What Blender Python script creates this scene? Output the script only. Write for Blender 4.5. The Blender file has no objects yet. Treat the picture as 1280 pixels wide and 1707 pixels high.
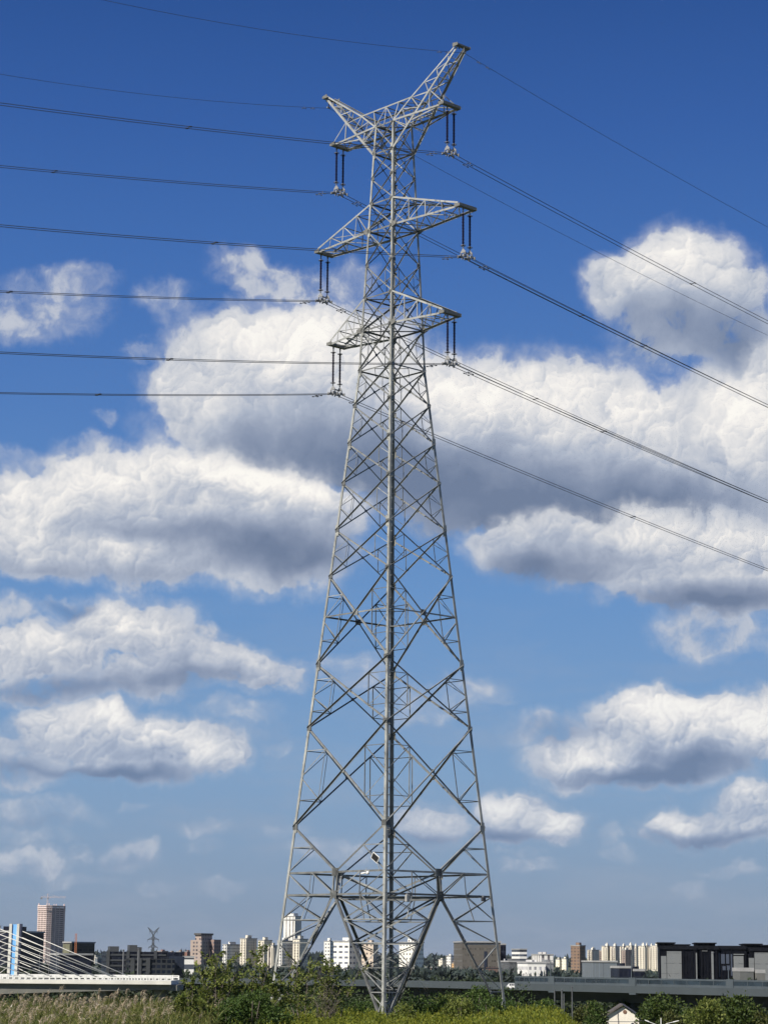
import bpy, bmesh, math, random
from mathutils import Vector, Matrix
R = math.radians
random.seed(7)
SC = bpy.context.scene
COL = SC.collection

# ------------------------------------------------------------------ camera
EYE = 4.6                                  # eye height above the ground at the pylon, metres
FPX, PITCH, ROLL = 3745.6, 0.196290, 0.007920   # focal length in photo pixels (1280 x 1707)
cam_d = bpy.data.cameras.new('camera')
cam = bpy.data.objects.new('camera', cam_d)
COL.objects.link(cam)
cam_d.sensor_fit = 'VERTICAL'
cam_d.sensor_height = 24.0
cam_d.lens = FPX / 1707 * 24.0
cam_d.clip_start = 0.5
cam_d.clip_end = 60000
cam.matrix_world = Matrix.Translation((0, 0, EYE)) @ Matrix.Rotation(math.pi / 2 + PITCH, 4, 'X') @ Matrix.Rotation(ROLL, 4, 'Z')
SC.camera = cam
SC.view_settings.view_transform = 'Standard'
SC.view_settings.look = 'None'
SC.view_settings.exposure = 0.5
SC.view_settings.gamma = 1.0
SC.view_settings.use_curve_mapping = False
SC.cycles.max_bounces = 6
SC.cycles.transparent_max_bounces = 12
SC.cycles.use_adaptive_sampling = True
SC.cycles.adaptive_threshold = 0.015
SC.cycles.adaptive_min_samples = 12
SC.cycles.use_denoising = True

def ray(x, y):
    """world direction seen at photo pixel (x, y)"""
    X, Y = x - 640, y - 853.5
    cr, sr = math.cos(ROLL), math.sin(ROLL)
    X, Y = X * cr + Y * sr, -X * sr + Y * cr
    cp, sp = math.cos(PITCH), math.sin(PITCH)
    u = -Y / FPX
    return Vector((X / FPX, cp - u * sp, sp + u * cp))

def at(x, y, D):
    """world point at photo pixel (x, y) on the plane D metres ahead"""
    d = ray(x, y)
    return Vector((d.x / d.y * D, D, EYE + d.z / d.y * D))

def atz(x, z, D):
    """world x of photo column x on the plane D metres ahead, at world height z"""
    y = 1598.0
    for _ in range(6):
        p = at(x, y, D)
        y += (p.z - z) / D * FPX
    return Vector((p.x, D, z))

# ------------------------------------------------------------------ sun
SUN_AZ, SUN_EL = R(-137), R(41)            # azimuth from +Y, clockwise: to the left, a little behind the camera
sd = Vector((math.sin(SUN_AZ) * math.cos(SUN_EL), math.cos(SUN_AZ) * math.cos(SUN_EL), math.sin(SUN_EL)))
sun_d = bpy.data.lights.new('sun', 'SUN')
sun_d.energy = 5.0
sun_d.angle = R(0.5)
sun_d.color = (1.0, 0.93, 0.82)
sun = bpy.data.objects.new('sun', sun_d)
COL.objects.link(sun)
sun.rotation_euler = sd.to_track_quat('Z', 'Y').to_euler()

# ------------------------------------------------------------------ sky and clouds (world shader, laid out in azimuth / elevation)
world = bpy.data.worlds.new('World')
SC.world = world
world.use_nodes = True
world.cycles.sampling_method = 'MANUAL'
world.cycles.sample_map_resolution = 256
NT = world.node_tree
NT.nodes.clear()

class G:
    """tiny node-graph builder"""
    def __init__(s, nt): s.nt = nt
    def new(s, t, **k):
        n = s.nt.nodes.new(t)
        for a, b in k.items(): setattr(n, a, b)
        return n
    def put(s, sock, v):
        if hasattr(v, 'is_output'): s.nt.links.new(v, sock)
        elif v is not None: sock.default_value = v
    def m(s, op, a, b=None, c=None, clamp=False):
        n = s.new('ShaderNodeMath', operation=op, use_clamp=clamp)
        s.put(n.inputs[0], a); s.put(n.inputs[1], b); s.put(n.inputs[2], c)
        return n.outputs[0]
    def v(s, op, a, b=None, scale=None):
        n = s.new('ShaderNodeVectorMath', operation=op)
        s.put(n.inputs[0], a)
        if b is not None: s.put(n.inputs[1], b)
        if scale is not None: s.put(n.inputs['Scale'], scale)
        return n.outputs['Value'] if op in ('LENGTH', 'DOT_PRODUCT') else n.outputs['Vector']
    def noise(s, vec, scale, detail=4, rough=.5, out='Fac', dims='2D', lac=2.0):
        n = s.new('ShaderNodeTexNoise', noise_dimensions=dims)
        s.put(n.inputs['Vector'], vec); s.put(n.inputs['Scale'], scale)
        s.put(n.inputs['Detail'], detail); s.put(n.inputs['Roughness'], rough); s.put(n.inputs['Lacunarity'], lac)
        return n.outputs[out]
    def voro(s, vec, scale, detail=2, rough=.5):
        n = s.new('ShaderNodeTexVoronoi', voronoi_dimensions='2D', feature='SMOOTH_F1')
        s.put(n.inputs['Vector'], vec); s.put(n.inputs['Scale'], scale)
        s.put(n.inputs['Detail'], detail); s.put(n.inputs['Roughness'], rough); s.put(n.inputs['Smoothness'], .35)
        return n.outputs['Distance']
    def step(s, x, a, b, ya=0., yb=1., smooth=True):
        n = s.new('ShaderNodeMapRange', interpolation_type='SMOOTHSTEP' if smooth else 'LINEAR')
        for i, q in enumerate((x, a, b, ya, yb)): s.put(n.inputs[i], q)
        return n.outputs[0]
    def ramp(s, x, stops):
        n = s.new('ShaderNodeValToRGB')
        cr = n.color_ramp
        while len(cr.elements) < len(stops): cr.elements.new(0.5)
        for e, (p, c) in zip(cr.elements, stops):
            e.position = p; e.color = (*lin(c), 1)
        s.put(n.inputs[0], x)
        return n.outputs[0]
    def mix(s, f, a, b, mode='MIX'):
        n = s.new('ShaderNodeMix', data_type='RGBA', blend_type=mode)
        s.put(n.inputs[0], f); s.put(n.inputs[6], a); s.put(n.inputs[7], b)
        return n.outputs[2]

def lin(c):
    """sRGB 0-255 -> linear"""
    return tuple(((q / 255) / 12.92 if q <= 10 else (((q / 255) + .055) / 1.055) ** 2.4) for q in c[:3])

UNIT = 1.53                                # degrees per sky unit (one unit is about 100 photo pixels)
def azel(x, y):
    d = ray(x, y)
    return math.degrees(math.atan2(d.x, d.y)) / UNIT, math.degrees(math.atan2(d.z, math.hypot(d.x, d.y))) / UNIT

g = G(NT)
gen = g.new('ShaderNodeTexCoord').outputs['Generated']
dirv = g.v('NORMALIZE', gen)
sp = g.new('ShaderNodeSeparateXYZ'); g.put(sp.inputs[0], dirv)
k = math.degrees(1) / UNIT
el = g.m('MULTIPLY', g.m('ARCSINE', sp.outputs[2]), k)
az = g.m('MULTIPLY', g.m('ARCTAN2', sp.outputs[0], sp.outputs[1]), k)
cb = g.new('ShaderNodeCombineXYZ'); g.put(cb.inputs[0], az); g.put(cb.inputs[1], el)
P = cb.outputs[0]
half = (.5, .5, .5)
w1 = g.v('SCALE', g.v('SUBTRACT', g.noise(P, .75, 3, .5, 'Color'), half), scale=.62)
w2 = g.v('SCALE', g.v('SUBTRACT', g.noise(P, 2.6, 5, .62, 'Color'), half), scale=.30)
Q = g.v('ADD', g.v('ADD', P, w1), w2)

def blob(vec, x, y, rx, ry, rot):
    a, e = azel(x, y)
    sx = abs(azel(x + 10, y)[0] - a) / 10; sy = abs(azel(x, y + 10)[1] - e) / 10
    if rot:
        n = g.new('ShaderNodeVectorRotate', rotation_type='Z_AXIS')
        g.put(n.inputs['Vector'], vec); n.inputs['Center'].default_value = (a, e, 0); n.inputs['Angle'].default_value = R(rot)
        vec = n.outputs[0]
    ix, iy = 1 / (rx * sx), 1 / (ry * sy)
    n = g.new('ShaderNodeVectorMath', operation='MULTIPLY_ADD')
    g.put(n.inputs[0], vec); n.inputs[1].default_value = (ix, iy, 0); n.inputs[2].default_value = (-a * ix, -e * iy, 0)
    return g.v('LENGTH', n.outputs[0])

# cloud masses: photo-pixel centre, half sizes, tilt, thickness (1 opaque)
CLOUDS = [
 # big bank behind the pylon
 (440,610,170,120,0,1),(335,650,110,120,0,1),(540,590,160,110,0,1),(620,650,180,140,0,1),(500,710,280,130,0,1),(710,670,170,110,0,1),
 (800,690,190,120,0,1),(960,700,190,125,0,1),(1100,740,180,120,0,1),(1230,700,150,130,0,1),(1000,790,330,110,0,1),(800,810,230,100,0,1),(1210,810,180,95,0,1),
 (1270,610,70,80,0,.8),(640,765,150,70,0,1),(600,720,140,80,0,1),
 # upper right tower
 (1130,465,140,105,0,1),(1050,470,95,75,0,.9),(1205,490,90,75,0,.9),(1140,545,150,80,0,.8),(1240,570,100,75,0,.75),(1055,585,70,60,0,.5),
 # thin sheet below
 (1185,1052,120,55,0,.62),(1260,1070,70,35,0,.5),
 # right cumulus
 (1090,1205,140,65,0,1),(1200,1215,130,70,0,1),(1270,1205,80,65,0,1),(965,1268,115,52,0,1),(1030,1250,110,62,0,1),(1140,1265,160,48,0,.95),(920,1222,105,48,0,.55),(1040,1288,150,24,0,.7),
 (1252,1332,75,50,0,.95),(1150,1375,90,38,0,.95),(1230,1382,90,36,0,.95),(1110,1390,60,20,0,.7),
 (865,1358,80,50,0,1),(925,1378,70,40,0,1),(850,1392,95,26,0,.8),(715,1370,95,48,0,.8),(690,1400,80,20,0,.5),
 # left bands
 (60,1085,180,58,0,.9),(215,1045,140,62,0,1),(30,1022,60,38,0,.6),(310,1065,90,40,10,.75),(395,1112,130,50,12,.85),(470,1130,75,38,0,.7),(240,1125,120,50,0,.85),(300,1095,120,45,0,.85),(110,1140,220,44,0,.7),(120,1013,60,20,0,.55),
 # left cumulus
 (90,1215,85,58,0,1),(165,1218,95,68,0,1),(275,1238,115,58,0,1),(345,1255,80,48,0,1),(225,1275,150,38,0,.9),(60,1262,110,52,0,.75),(40,1300,70,35,0,.7),(385,1268,40,22,0,.6),
 # thin scraps low on the left
 (60,1358,130,30,0,.55),(50,1395,100,20,0,.45),(45,1437,110,32,0,.68),(212,1428,65,32,0,.6),(137,1422,28,26,0,.55),(245,1416,20,22,0,.5),(338,1382,58,22,0,.6),(345,1412,42,16,0,.5),
 (395,1190,90,28,0,.48),(450,1246,36,16,0,.5),(220,1353,28,10,0,.45),(370,1480,60,15,0,.45),(262,1477,36,13,0,.45),(120,1466,110,13,0,.42),(395,1225,60,15,0,.3),
 # thin scraps low on the right
 (560,1420,120,24,0,.5),(880,1452,90,18,0,.5),(870,1428,70,12,0,.4),(1220,1452,75,15,0,.5),(1140,1477,45,16,0,.45),(1040,1432,36,26,0,.42),(1030,1396,26,26,0,.42),
 (590,1120,80,40,0,.5),(740,1155,140,34,0,.52),(800,1165,80,16,0,.42),(690,1185,90,26,0,.42),(475,1390,45,20,0,.42),
 # wisps upper left
 (100,462,105,32,-8,.55),(45,525,100,62,0,.6),(130,505,60,62,0,.48),(272,490,65,40,0,.5),(300,520,50,48,0,.42),(240,588,55,28,0,.5),(170,692,30,20,0,.48),(150,748,50,30,0,.48),(30,775,50,30,0,.45),
 (430,460,105,42,12,.68),(500,475,75,38,0,.62),(590,470,60,42,0,.52),
]
FRONT = [                                  # nearer heaps in front of the bank
 (60,850,150,75,0,1),(180,815,150,90,0,1),(300,815,150,95,0,1),(410,835,150,90,0,1),(520,865,120,85,0,1),(100,905,190,70,0,1),(280,905,240,85,0,1),(440,920,200,75,0,1),(40,925,110,50,0,.9),
 (855,915,95,65,0,.85),(960,915,150,75,0,.9),(1075,915,140,90,0,.95),(1200,925,160,95,0,1),(1235,980,170,60,0,.95),(1120,975,150,45,0,.8),
 (1250,720,130,120,0,1),(1290,640,70,80,0,1),
]
# light and shade of the masses: + sunlit, - shaded base
SHADE = [
 (530,560,170,90,0,.40),(430,575,130,70,0,.22),(330,650,90,120,0,.12),(760,640,180,85,10,.36),(960,665,200,75,0,.34),(1090,690,100,60,0,.2),
 (560,760,300,110,0,-.50),(830,835,320,120,0,-.66),(1120,850,240,90,0,-.58),(640,770,130,80,0,-.2),(420,740,140,60,0,-.15),
 (1120,430,150,70,0,.32),(1140,550,180,80,0,-.42),(1240,580,100,70,0,-.35),(1050,520,60,40,0,-.15),
 (1185,1045,110,40,0,-.08),
 (1080,1185,110,46,0,.40),(1210,1195,110,46,0,.38),(975,1262,90,36,0,.42),(1270,1190,50,40,0,.3),(1160,1268,170,34,0,-.46),(1050,1290,170,22,0,-.46),(920,1222,90,34,0,-.26),
 (1250,1318,55,34,0,.34),(1130,1368,60,26,0,.32),(1190,1398,150,18,0,-.36),(1260,1385,40,16,0,.2),
 (850,1345,60,34,0,.42),(930,1370,55,30,0,.40),(840,1398,100,20,0,-.42),(715,1360,70,25,0,.15),(690,1402,90,18,0,-.34),
 (60,1070,110,30,0,.28),(330,1120,120,30,0,-.22),(210,1025,90,36,0,.28),(240,1135,220,30,0,-.24),(90,1150,190,26,0,-.30),(300,1092,80,24,0,-.12),(380,1098,90,26,0,.14),(120,1012,50,14,0,-.55),(450,1145,80,18,0,-.1),
 (90,1195,60,36,0,.14),(165,1195,70,36,0,.44),(270,1218,85,32,0,.36),(220,1255,120,24,0,-.12),(340,1248,60,30,0,.34),(220,1292,160,22,0,-.48),(50,1285,110,30,0,-.30),
 (45,1430,80,16,0,.14),(60,1375,150,14,0,-.22),(212,1440,80,14,0,-.14),
 (430,455,80,24,12,.05),
]
FSHADE = [
 (60,825,110,45,0,.36),(175,790,120,55,0,.34),(320,770,150,50,8,.34),(450,800,130,40,8,.40),(540,825,70,35,0,.34),(440,905,260,60,0,-.52),(210,885,190,30,0,-.22),(500,940,170,40,0,-.34),(50,880,70,40,0,.26),(200,915,110,24,0,.16),(60,950,160,24,0,-.22),(250,955,200,24,0,-.2),
 (860,885,80,40,0,.10),(1000,880,130,44,0,.10),(940,925,170,60,0,-.26),(1090,930,120,50,0,-.16),(1180,895,170,50,0,.24),(1070,880,90,50,0,.14),(900,965,170,42,0,-.36),(1200,1000,220,42,0,-.60),(870,945,70,40,0,-.25),
 (1240,680,120,90,0,.42),(1230,820,150,60,0,-.25),
]
def total(lst, vec, mode):
    acc = None
    for (x, y, rx, ry, rot, w) in lst:
        b = blob(vec, x, y, rx * (1.13 if mode == 'max' else 1), ry * (1.15 if mode == 'max' else 1), rot)   # 0 at the middle, 1 at the rim
        if mode == 'max':
            t = g.m('MULTIPLY_ADD', b, -2.0 * w, 2.0 * w)
            t = g.m('MINIMUM', t, w)
            acc = g.m('MAXIMUM', 0.0 if acc is None else acc, t)
        else:
            t = g.m('SUBTRACT', 1.0, b, clamp=True)
            acc = g.m('MULTIPLY_ADD', t, w, 0.0 if acc is None else acc)
    return acc

Pw = g.v('ADD', P, w1)                                        # softly bent coordinates for the shading
Ps = g.v('ADD', Pw, g.v('SCALE', w2, scale=.35))
F = g.noise(Pw, 1.9, 9, .60)                                   # ragged edges
# heaped puffs: each cell is a rounded lobe lit from the upper left
bend = g.v('SCALE', g.v('SUBTRACT', g.noise(P, 2.4, 3, .55, 'Color'), half), scale=.50)
Pv = g.v('ADD', Pw, bend)
lobe_s, lobe_h = None, None
for sc, ws, wh in ((1.25, .20, .36), (3.1, .24, .27), (7.0, .17, .16)):
    n = g.new('ShaderNodeTexVoronoi', voronoi_dimensions='2D', feature='SMOOTH_F1')
    g.put(n.inputs['Vector'], Pv); n.inputs['Scale'].default_value = sc; n.inputs['Smoothness'].default_value = .45
    off = g.v('DOT_PRODUCT', g.v('SUBTRACT', Pv, n.outputs['Position']), (-.62 * sc, .78 * sc, 0))
    hgt = g.m('SUBTRACT', .42, n.outputs['Distance'])
    lobe_s = g.m('MULTIPLY_ADD', off, ws, 0.0 if lobe_s is None else lobe_s)
    lobe_h = g.m('MULTIPLY_ADD', hgt, wh, 0.0 if lobe_h is None else lobe_h)
Fm = g.m('SUBTRACT', F, .5)
low = g.step(el, 3.0, 8.0, .72, 1.0)                           # low clouds stand sharper
# far from the photographed part of the sky: plain scattered cloud
far = g.m('MAXIMUM', g.step(g.m('ABSOLUTE', az), 8.5, 14), g.step(el, 17.5, 21))
fcov = g.m('MULTIPLY', g.step(g.noise(P, .16, 5, .6), .54, .70), far)
fcov = g.m('MULTIPLY', fcov, g.step(el, 0, 5))

def layer(masses, shades, extra=None):
    B = total(masses, Q, 'max')
    if extra is not None: B = g.m('MAXIMUM', B, extra)
    heap = g.step(B, .55, 1.0)                                # thin scraps have no heaps
    D = g.m('MULTIPLY_ADD', Fm, 1.25, B)
    D = g.m('MULTIPLY_ADD', g.m('MULTIPLY', lobe_h, heap), 1.0, D)
    al = g.step(D, .26, g.m('ADD', .26, g.m('MULTIPLY', g.step(B, .4, .9, .66, .40), g.step(B, .6, 1.0, 1.0, low))))
    al = g.m('MULTIPLY', al, g.step(B, .05, .40))
    al = g.m('MULTIPLY', al, g.step(B, .3, .95, .72, 1.0))
    veil = g.m('MULTIPLY', g.step(g.m('MULTIPLY_ADD', Fm, 1.5, B), -.10, .75), g.step(B, 0.0, .55))
    al = g.m('MAXIMUM', al, g.m('MULTIPLY', veil, .42))          # thin torn edges round the solid part
    S = total(shades, Ps, 'sum')
    lit = g.m('MULTIPLY', g.step(S, -.35, .15, .12, 1.0), heap)
    S = g.m('MULTIPLY_ADD', g.m('MULTIPLY', lobe_s, lit), .60, S)
    S = g.m('MULTIPLY_ADD', Fm, .28, S)
    S = g.m('MULTIPLY_ADD', S, g.step(el, 3.0, 8.0, 1.25, 1.0), g.step(el, 3.0, 8.0, .52, .57))
    c = g.ramp(S, [(0.0, (112,128,156)), (.22, (138,151,175)), (.45, (174,183,200)), (.68, (212,214,219)), (.88, (241,238,235)), (1.0, (252,249,243))])
    return al, c
alpha, cc = layer(CLOUDS, SHADE, fcov)
alphaf, ccf = layer(FRONT, FSHADE)
nish = g.new('ShaderNodeTexSky', sky_type='NISHITA')
nish.sun_disc = False
nish.sun_elevation = SUN_EL
nish.sun_rotation = SUN_AZ
nish.air_density = 1.0; nish.dust_density = 0.6; nish.ozone_density = 3.0
# the photographed blue, from the horizon haze to the deep blue overhead (elevation in sky units, 0..16)
clear = g.ramp(g.m('DIVIDE', el, 16.0), [(0.0, (127,146,173)), (.06, (124,148,180)), (.19, (119,154,195)), (.38, (97,142,197)), (.56, (76,122,188)), (.72, (59,106,178)), (.86, (45,90,164)), (1.0, (31,75,146))])
clear = g.v('SCALE', clear, scale=10.0)
sky = g.mix(.88, nish.outputs[0], clear)
# faint bands of haze low down
sv = g.new('ShaderNodeCombineXYZ'); g.put(sv.inputs[0], g.m('MULTIPLY', az, .35)); g.put(sv.inputs[1], g.m('MULTIPLY', el, 1.6))
band = g.m('MULTIPLY', g.step(g.noise(g.v('ADD', sv.outputs[0], g.v('SCALE', w1, scale=.8)), 1.0, 6, .6), .42, .75), g.step(el, 7.5, 2.5, 0, .24))
sky = g.mix(band, sky, (*[10 * q for q in lin((160, 170, 188))], 1))
hz = g.step(el, .2, 6.0, .36, 0.0)                            # distance takes the low clouds towards the sky colour
def toned(c): return g.mix(hz, g.v('SCALE', c, scale=10.0), clear)
col = g.mix(alpha, sky, toned(cc))
col = g.mix(alphaf, col, toned(ccf))
bg = g.new('ShaderNodeBackground')
g.put(bg.inputs[0], col)
bg.inputs[1].default_value = 0.0707        # shown through +0.5 exposure
out = g.new('ShaderNodeOutputWorld')
NT.links.new(bg.outputs[0], out.inputs[0])

# ------------------------------------------------------------------ helpers
def mat(name, col, rough=.6, metal=0., var=0., vscale=3., bump=0., bscale=30., coords='Object', spec=.5, each=0.):
    m = bpy.data.materials.new(name); m.use_nodes = True
    nt = m.node_tree; b = nt.nodes['Principled BSDF']; q = G(nt)
    b.inputs['Base Color'].default_value = (*col, 1)
    b.inputs['Roughness'].default_value = rough
    b.inputs['Metallic'].default_value = metal
    b.inputs['Specular IOR Level'].default_value = spec
    if var or bump:
        tc = q.new('ShaderNodeTexCoord').outputs[coords]
        n = q.noise(tc, vscale, 5, .6, dims='3D')
        if var:
            f = q.step(n, .3, .7, 1 - var, 1 + var, False)
            if each:                                            # every bar weathered a little differently
                f = q.m('MULTIPLY', f, q.step(q.new('ShaderNodeNewGeometry').outputs['Random Per Island'], 0, 1, 1 - each, 1 + each, False))
            q.put(b.inputs['Base Color'], q.v('SCALE', (*col,), scale=f))
            q.put(b.inputs['Roughness'], q.step(n, .3, .7, max(rough - .1, .05), min(rough + .1, 1), False))
        if bump:
            bn = q.new('ShaderNodeBump'); bn.inputs['Strength'].default_value = bump
            q.put(bn.inputs['Height'], q.noise(tc, bscale, 4, .6, dims='3D')); q.put(b.inputs['Normal'], bn.outputs[0])
    return m

def link(name, bm, material, parent=None, smooth=False):
    me = bpy.data.meshes.new(name)
    bm.to_mesh(me); bm.free()
    if smooth:
        for p in me.polygons: p.use_smooth = True
    for mm in (material if isinstance(material, (list, tuple)) else [material]): me.materials.append(mm)
    o = bpy.data.objects.new(name, me); COL.objects.link(o)
    if parent: o.parent = parent
    return o

def tag(o, label=None, cat=None, group=None, kind=None):
    if label: o['label'] = label
    if cat: o['category'] = cat
    if group: o['group'] = group
    if kind: o['kind'] = kind
    return o

def thing(name, label, cat, loc=(0, 0, 0), rz=0., group=None):
    o = bpy.data.objects.new(name, None); COL.objects.link(o)
    o.empty_display_size = .5
    o.location = loc; o.rotation_euler = (0, 0, rz)
    return tag(o, label, cat, group)

def copy_tree(o, parent=None):
    c = o.copy(); COL.objects.link(c); c.parent = parent
    for ch in list(o.children): copy_tree(ch, c)
    return c

def box(bm, c, s, M=None, mi=0):
    """box of size s centred at c, optionally turned by M"""
    vs = []
    for dz in (-.5, .5):
        for dx, dy in ((-.5, -.5), (.5, -.5), (.5, .5), (-.5, .5)):
            p = Vector((dx * s[0], dy * s[1], dz * s[2]))
            if M: p = M @ p
            vs.append(bm.verts.new(Vector(c) + p))
    for f in ((3, 2, 1, 0), (4, 5, 6, 7), (0, 1, 5, 4), (1, 2, 6, 5), (2, 3, 7, 6), (3, 0, 4, 7)):
        bm.faces.new([vs[i] for i in f]).material_index = mi
    return vs

def sweep(bm, a, b, prof, e1, e2, prof2=None):
    r0 = [bm.verts.new(a + e1 * x + e2 * y) for x, y in prof]
    r1 = [bm.verts.new(b + e1 * x + e2 * y) for x, y in (prof2 or prof)]
    n = len(prof)
    for i in range(n): bm.faces.new((r0[i], r0[(i + 1) % n], r1[(i + 1) % n], r1[i]))
    bm.faces.new(r0[::-1]); bm.faces.new(r1)

def angle_bar(bm, a, b, w, n, t=None, off=0., out=False):
    """steel angle from a to b: one flange in the plane with outward normal n, the other behind it"""
    a = Vector(a); b = Vector(b); n = Vector(n)
    d = (b - a).normalized()
    w *= .84 if w > .1 else .74
    e2 = (n - d * n.dot(d)).normalized()
    e1 = d.cross(e2)
    if e1.z > 0: e1 = -e1
    t = t or w * .13
    a = a + e2 * off; b = b + e2 * off
    h = w / 2
    pr = [(-h, 0), (h, 0), (h, -t), (-h + t, -t), (-h + t, -w), (-h, -w)]
    if out: pr = [(x, -y) for x, y in pr][::-1]                   # the standing flange points outwards and shades the flat one
    sweep(bm, a, b, pr, e1, e2)

def rod(bm, a, b, r, n=6, r2=None):
    a = Vector(a); b = Vector(b); d = (b - a).normalized()
    e1 = d.orthogonal().normalized(); e2 = d.cross(e1)
    P1 = [(r * math.cos(2 * math.pi * i / n), r * math.sin(2 * math.pi * i / n)) for i in range(n)]
    k = (r2 if r2 is not None else r) / r
    sweep(bm, a, b, P1, e1, e2, [(x * k, y * k) for x, y in P1])

def lathe(bm, prof, n=10, c=(0, 0, 0)):
    rings = [[bm.verts.new((c[0] + r * math.cos(2 * math.pi * i / n), c[1] + r * math.sin(2 * math.pi * i / n), c[2] + z)) for i in range(n)] for r, z in prof]
    for q in range(len(rings) - 1):
        for i in range(n): bm.faces.new((rings[q][i], rings[q][(i + 1) % n], rings[q + 1][(i + 1) % n], rings[q + 1][i]))
    bm.faces.new(rings[0][::-1]); bm.faces.new(rings[-1])

def torus(bm, c, r, rr, n=14, m=5):
    rings = []
    for i in range(n):
        a = 2 * math.pi * i / n
        rings.append([bm.verts.new((c[0] + (r + rr * math.cos(2 * math.pi * j / m)) * math.cos(a), c[1] + (r + rr * math.cos(2 * math.pi * j / m)) * math.sin(a), c[2] + rr * math.sin(2 * math.pi * j / m))) for j in range(m)])
    for i in range(n):
        for j in range(m):
            bm.faces.new((rings[i][j], rings[(i + 1) % n][j], rings[(i + 1) % n][(j + 1) % m], rings[i][(j + 1) % m]))

def tube(bm, pts, r, n=6):
    pts = [Vector(p) for p in pts]
    prev = None; first = None
    for i, p in enumerate(pts):
        d = (pts[min(i + 1, len(pts) - 1)] - pts[max(i - 1, 0)]).normalized()
        e1 = Vector((0, 0, 1)).cross(d).normalized() if abs(d.z) < .95 else Vector((1, 0, 0)).cross(d).normalized()
        e2 = d.cross(e1)
        ring = [bm.verts.new(p + e1 * (r * math.cos(2 * math.pi * j / n)) + e2 * (r * math.sin(2 * math.pi * j / n))) for j in range(n)]
        if prev:
            for j in range(n): bm.faces.new((prev[j], prev[(j + 1) % n], ring[(j + 1) % n], ring[j]))
        prev = ring; first = first or ring
    bm.faces.new(first[::-1]); bm.faces.new(prev)

# ------------------------------------------------------------------ the lattice pylon
STEEL = mat('galvanised_steel', (.30, .305, .29), .6, .12, .28, 1.3, spec=.3, each=.2)
LEGM = mat('galvanised_leg_steel', (.27, .275, .258), .6, .12, .35, .9, spec=.3, each=.15)
STEEL2 = mat('shade_toned_bracing_steel', (.19, .197, .194), .6, .12, .3, 1.7, spec=.3, each=.5)  # base colour lowered to hold the shade on the braces
PLATE = mat('shade_toned_plate', (.15, .15, .14), .65, .1, .3, 6, spec=.3)  # plate colour darkened to paint the shade of the arm undersides
TX, TY, TH = .481, 150.0, .819356
pylon = thing('transmission_tower', 'tall galvanised lattice transmission tower with V shaped top standing in the weeds', 'transmission tower', (TX, TY, 0), -TH)
Z0 = EYE
LV = dict(T=(57.5, .93), A=(55.46, 1.032), M1=(53.6, 1.092), B2u=(51.76, 1.15), B2l=(49.74, 1.253), M2=(47.25, 1.335), B3u=(44.9, 1.416), B3l=(42.59, 1.532), W=(39.7, 1.63),
          P1=(37.24, 1.869), P2=(34.56, 2.109), P3=(31.8, 2.374), P4=(28.53, 2.656), P5=(25.35, 2.942), P6=(19.33, 3.476), P7=(15.08, 3.866), P8=(8.51, 4.454), H2u=(5.49, 4.71), H2l=(4.05, 4.84), FT=(-4.5, 5.58))
LV = {k: (z + Z0, h) for k, (z, h) in LV.items()}
SG = ((-1, -1), (1, -1), (1, 1), (-1, 1))                       # left, near, right, far corner
NRM = (Vector((0, -1, 0)), Vector((1, 0, 0)), Vector((0, 1, 0)), Vector((-1, 0, 0)))
def cor(i, lv, d=0.):
    z, h = LV[lv] if isinstance(lv, str) else lv
    sx, sy = SG[i % 4]
    return Vector((sx * (h - d), sy * (h - d), z))
def lerp(a, b, t): return a + (b - a) * t
def hz(z):
    ks = sorted(LV.values())
    for (z0, h0), (z1, h1) in zip(ks, ks[1:]):
        if z0 <= z <= z1: return (z, h0 + (h1 - h0) * (z - z0) / (z1 - z0))
    return (z, ks[0][1] + (z - ks[0][0]) * (ks[1][1] - ks[0][1]) / (ks[1][0] - ks[0][0]))

leg_stops = ['FT', 'H2l', 'P8', 'P6', 'P4', 'P2', 'W', 'B3l', 'B2l', 'A', 'T']
for i in range(4):
    bm = bmesh.new()
    sx, sy = SG[i]
    for a, b in zip(leg_stops, leg_stops[1:]):
        w = .205 if LV[a][0] < LV['P6'][0] else (.185 if LV[a][0] < LV['W'][0] else .155)
        t = .035
        p, q = cor(i, a), cor(i, b)
        sweep(bm, p, q, [(0, 0), (w, 0), (w, t), (t, t), (t, w), (0, w)], Vector((-sx, 0, 0)), Vector((0, -sy, 0)))
    # splice plates and step bolts
    for nm in ('P8', 'P6', 'P4', 'P2', 'W', 'B3l', 'B2l', 'A'):
        p = cor(i, nm)
        s = .30 if LV[nm][0] < LV['W'][0] else .24
        box(bm, p + Vector((-sx * s / 2, sy * .012, 0)), (s, .022, .75))
        box(bm, p + Vector((sx * .012, -sy * s / 2, 0)), (.022, s, .75))
    if i in (0, 1, 3):
        z = 2.0; kk = 0
        while z < LV['A'][0]:
            p = Vector(cor(i, hz(z)))
            if i != 0 or (z % 6.2) < 1.3:
                if kk % 2: rod(bm, p + Vector((-sx * .12, 0, 0)), p + Vector((-sx * .12, sy * .17, 0)), .014, 5)
                else: rod(bm, p + Vector((0, -sy * .12, 0)), p + Vector((sx * .17, -sy * .12, 0)), .014, 5)
            z += .38; kk += 1
    lo = link('leg', bm, LEGM, pylon)
    bm = bmesh.new()
    p = cor(i, 'FT')
    lathe(bm, [(.5, -.5), (.5, .02), (.45, .1)], 16, (p.x, p.y, 0))
    box(bm, (p.x - sx * .12, p.y - sy * .12, .13), (.6, .6, .05))
    link('foot', bm, mat('concrete_footing', (.4, .39, .36), .9, 0, .2, 4), lo)

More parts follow.
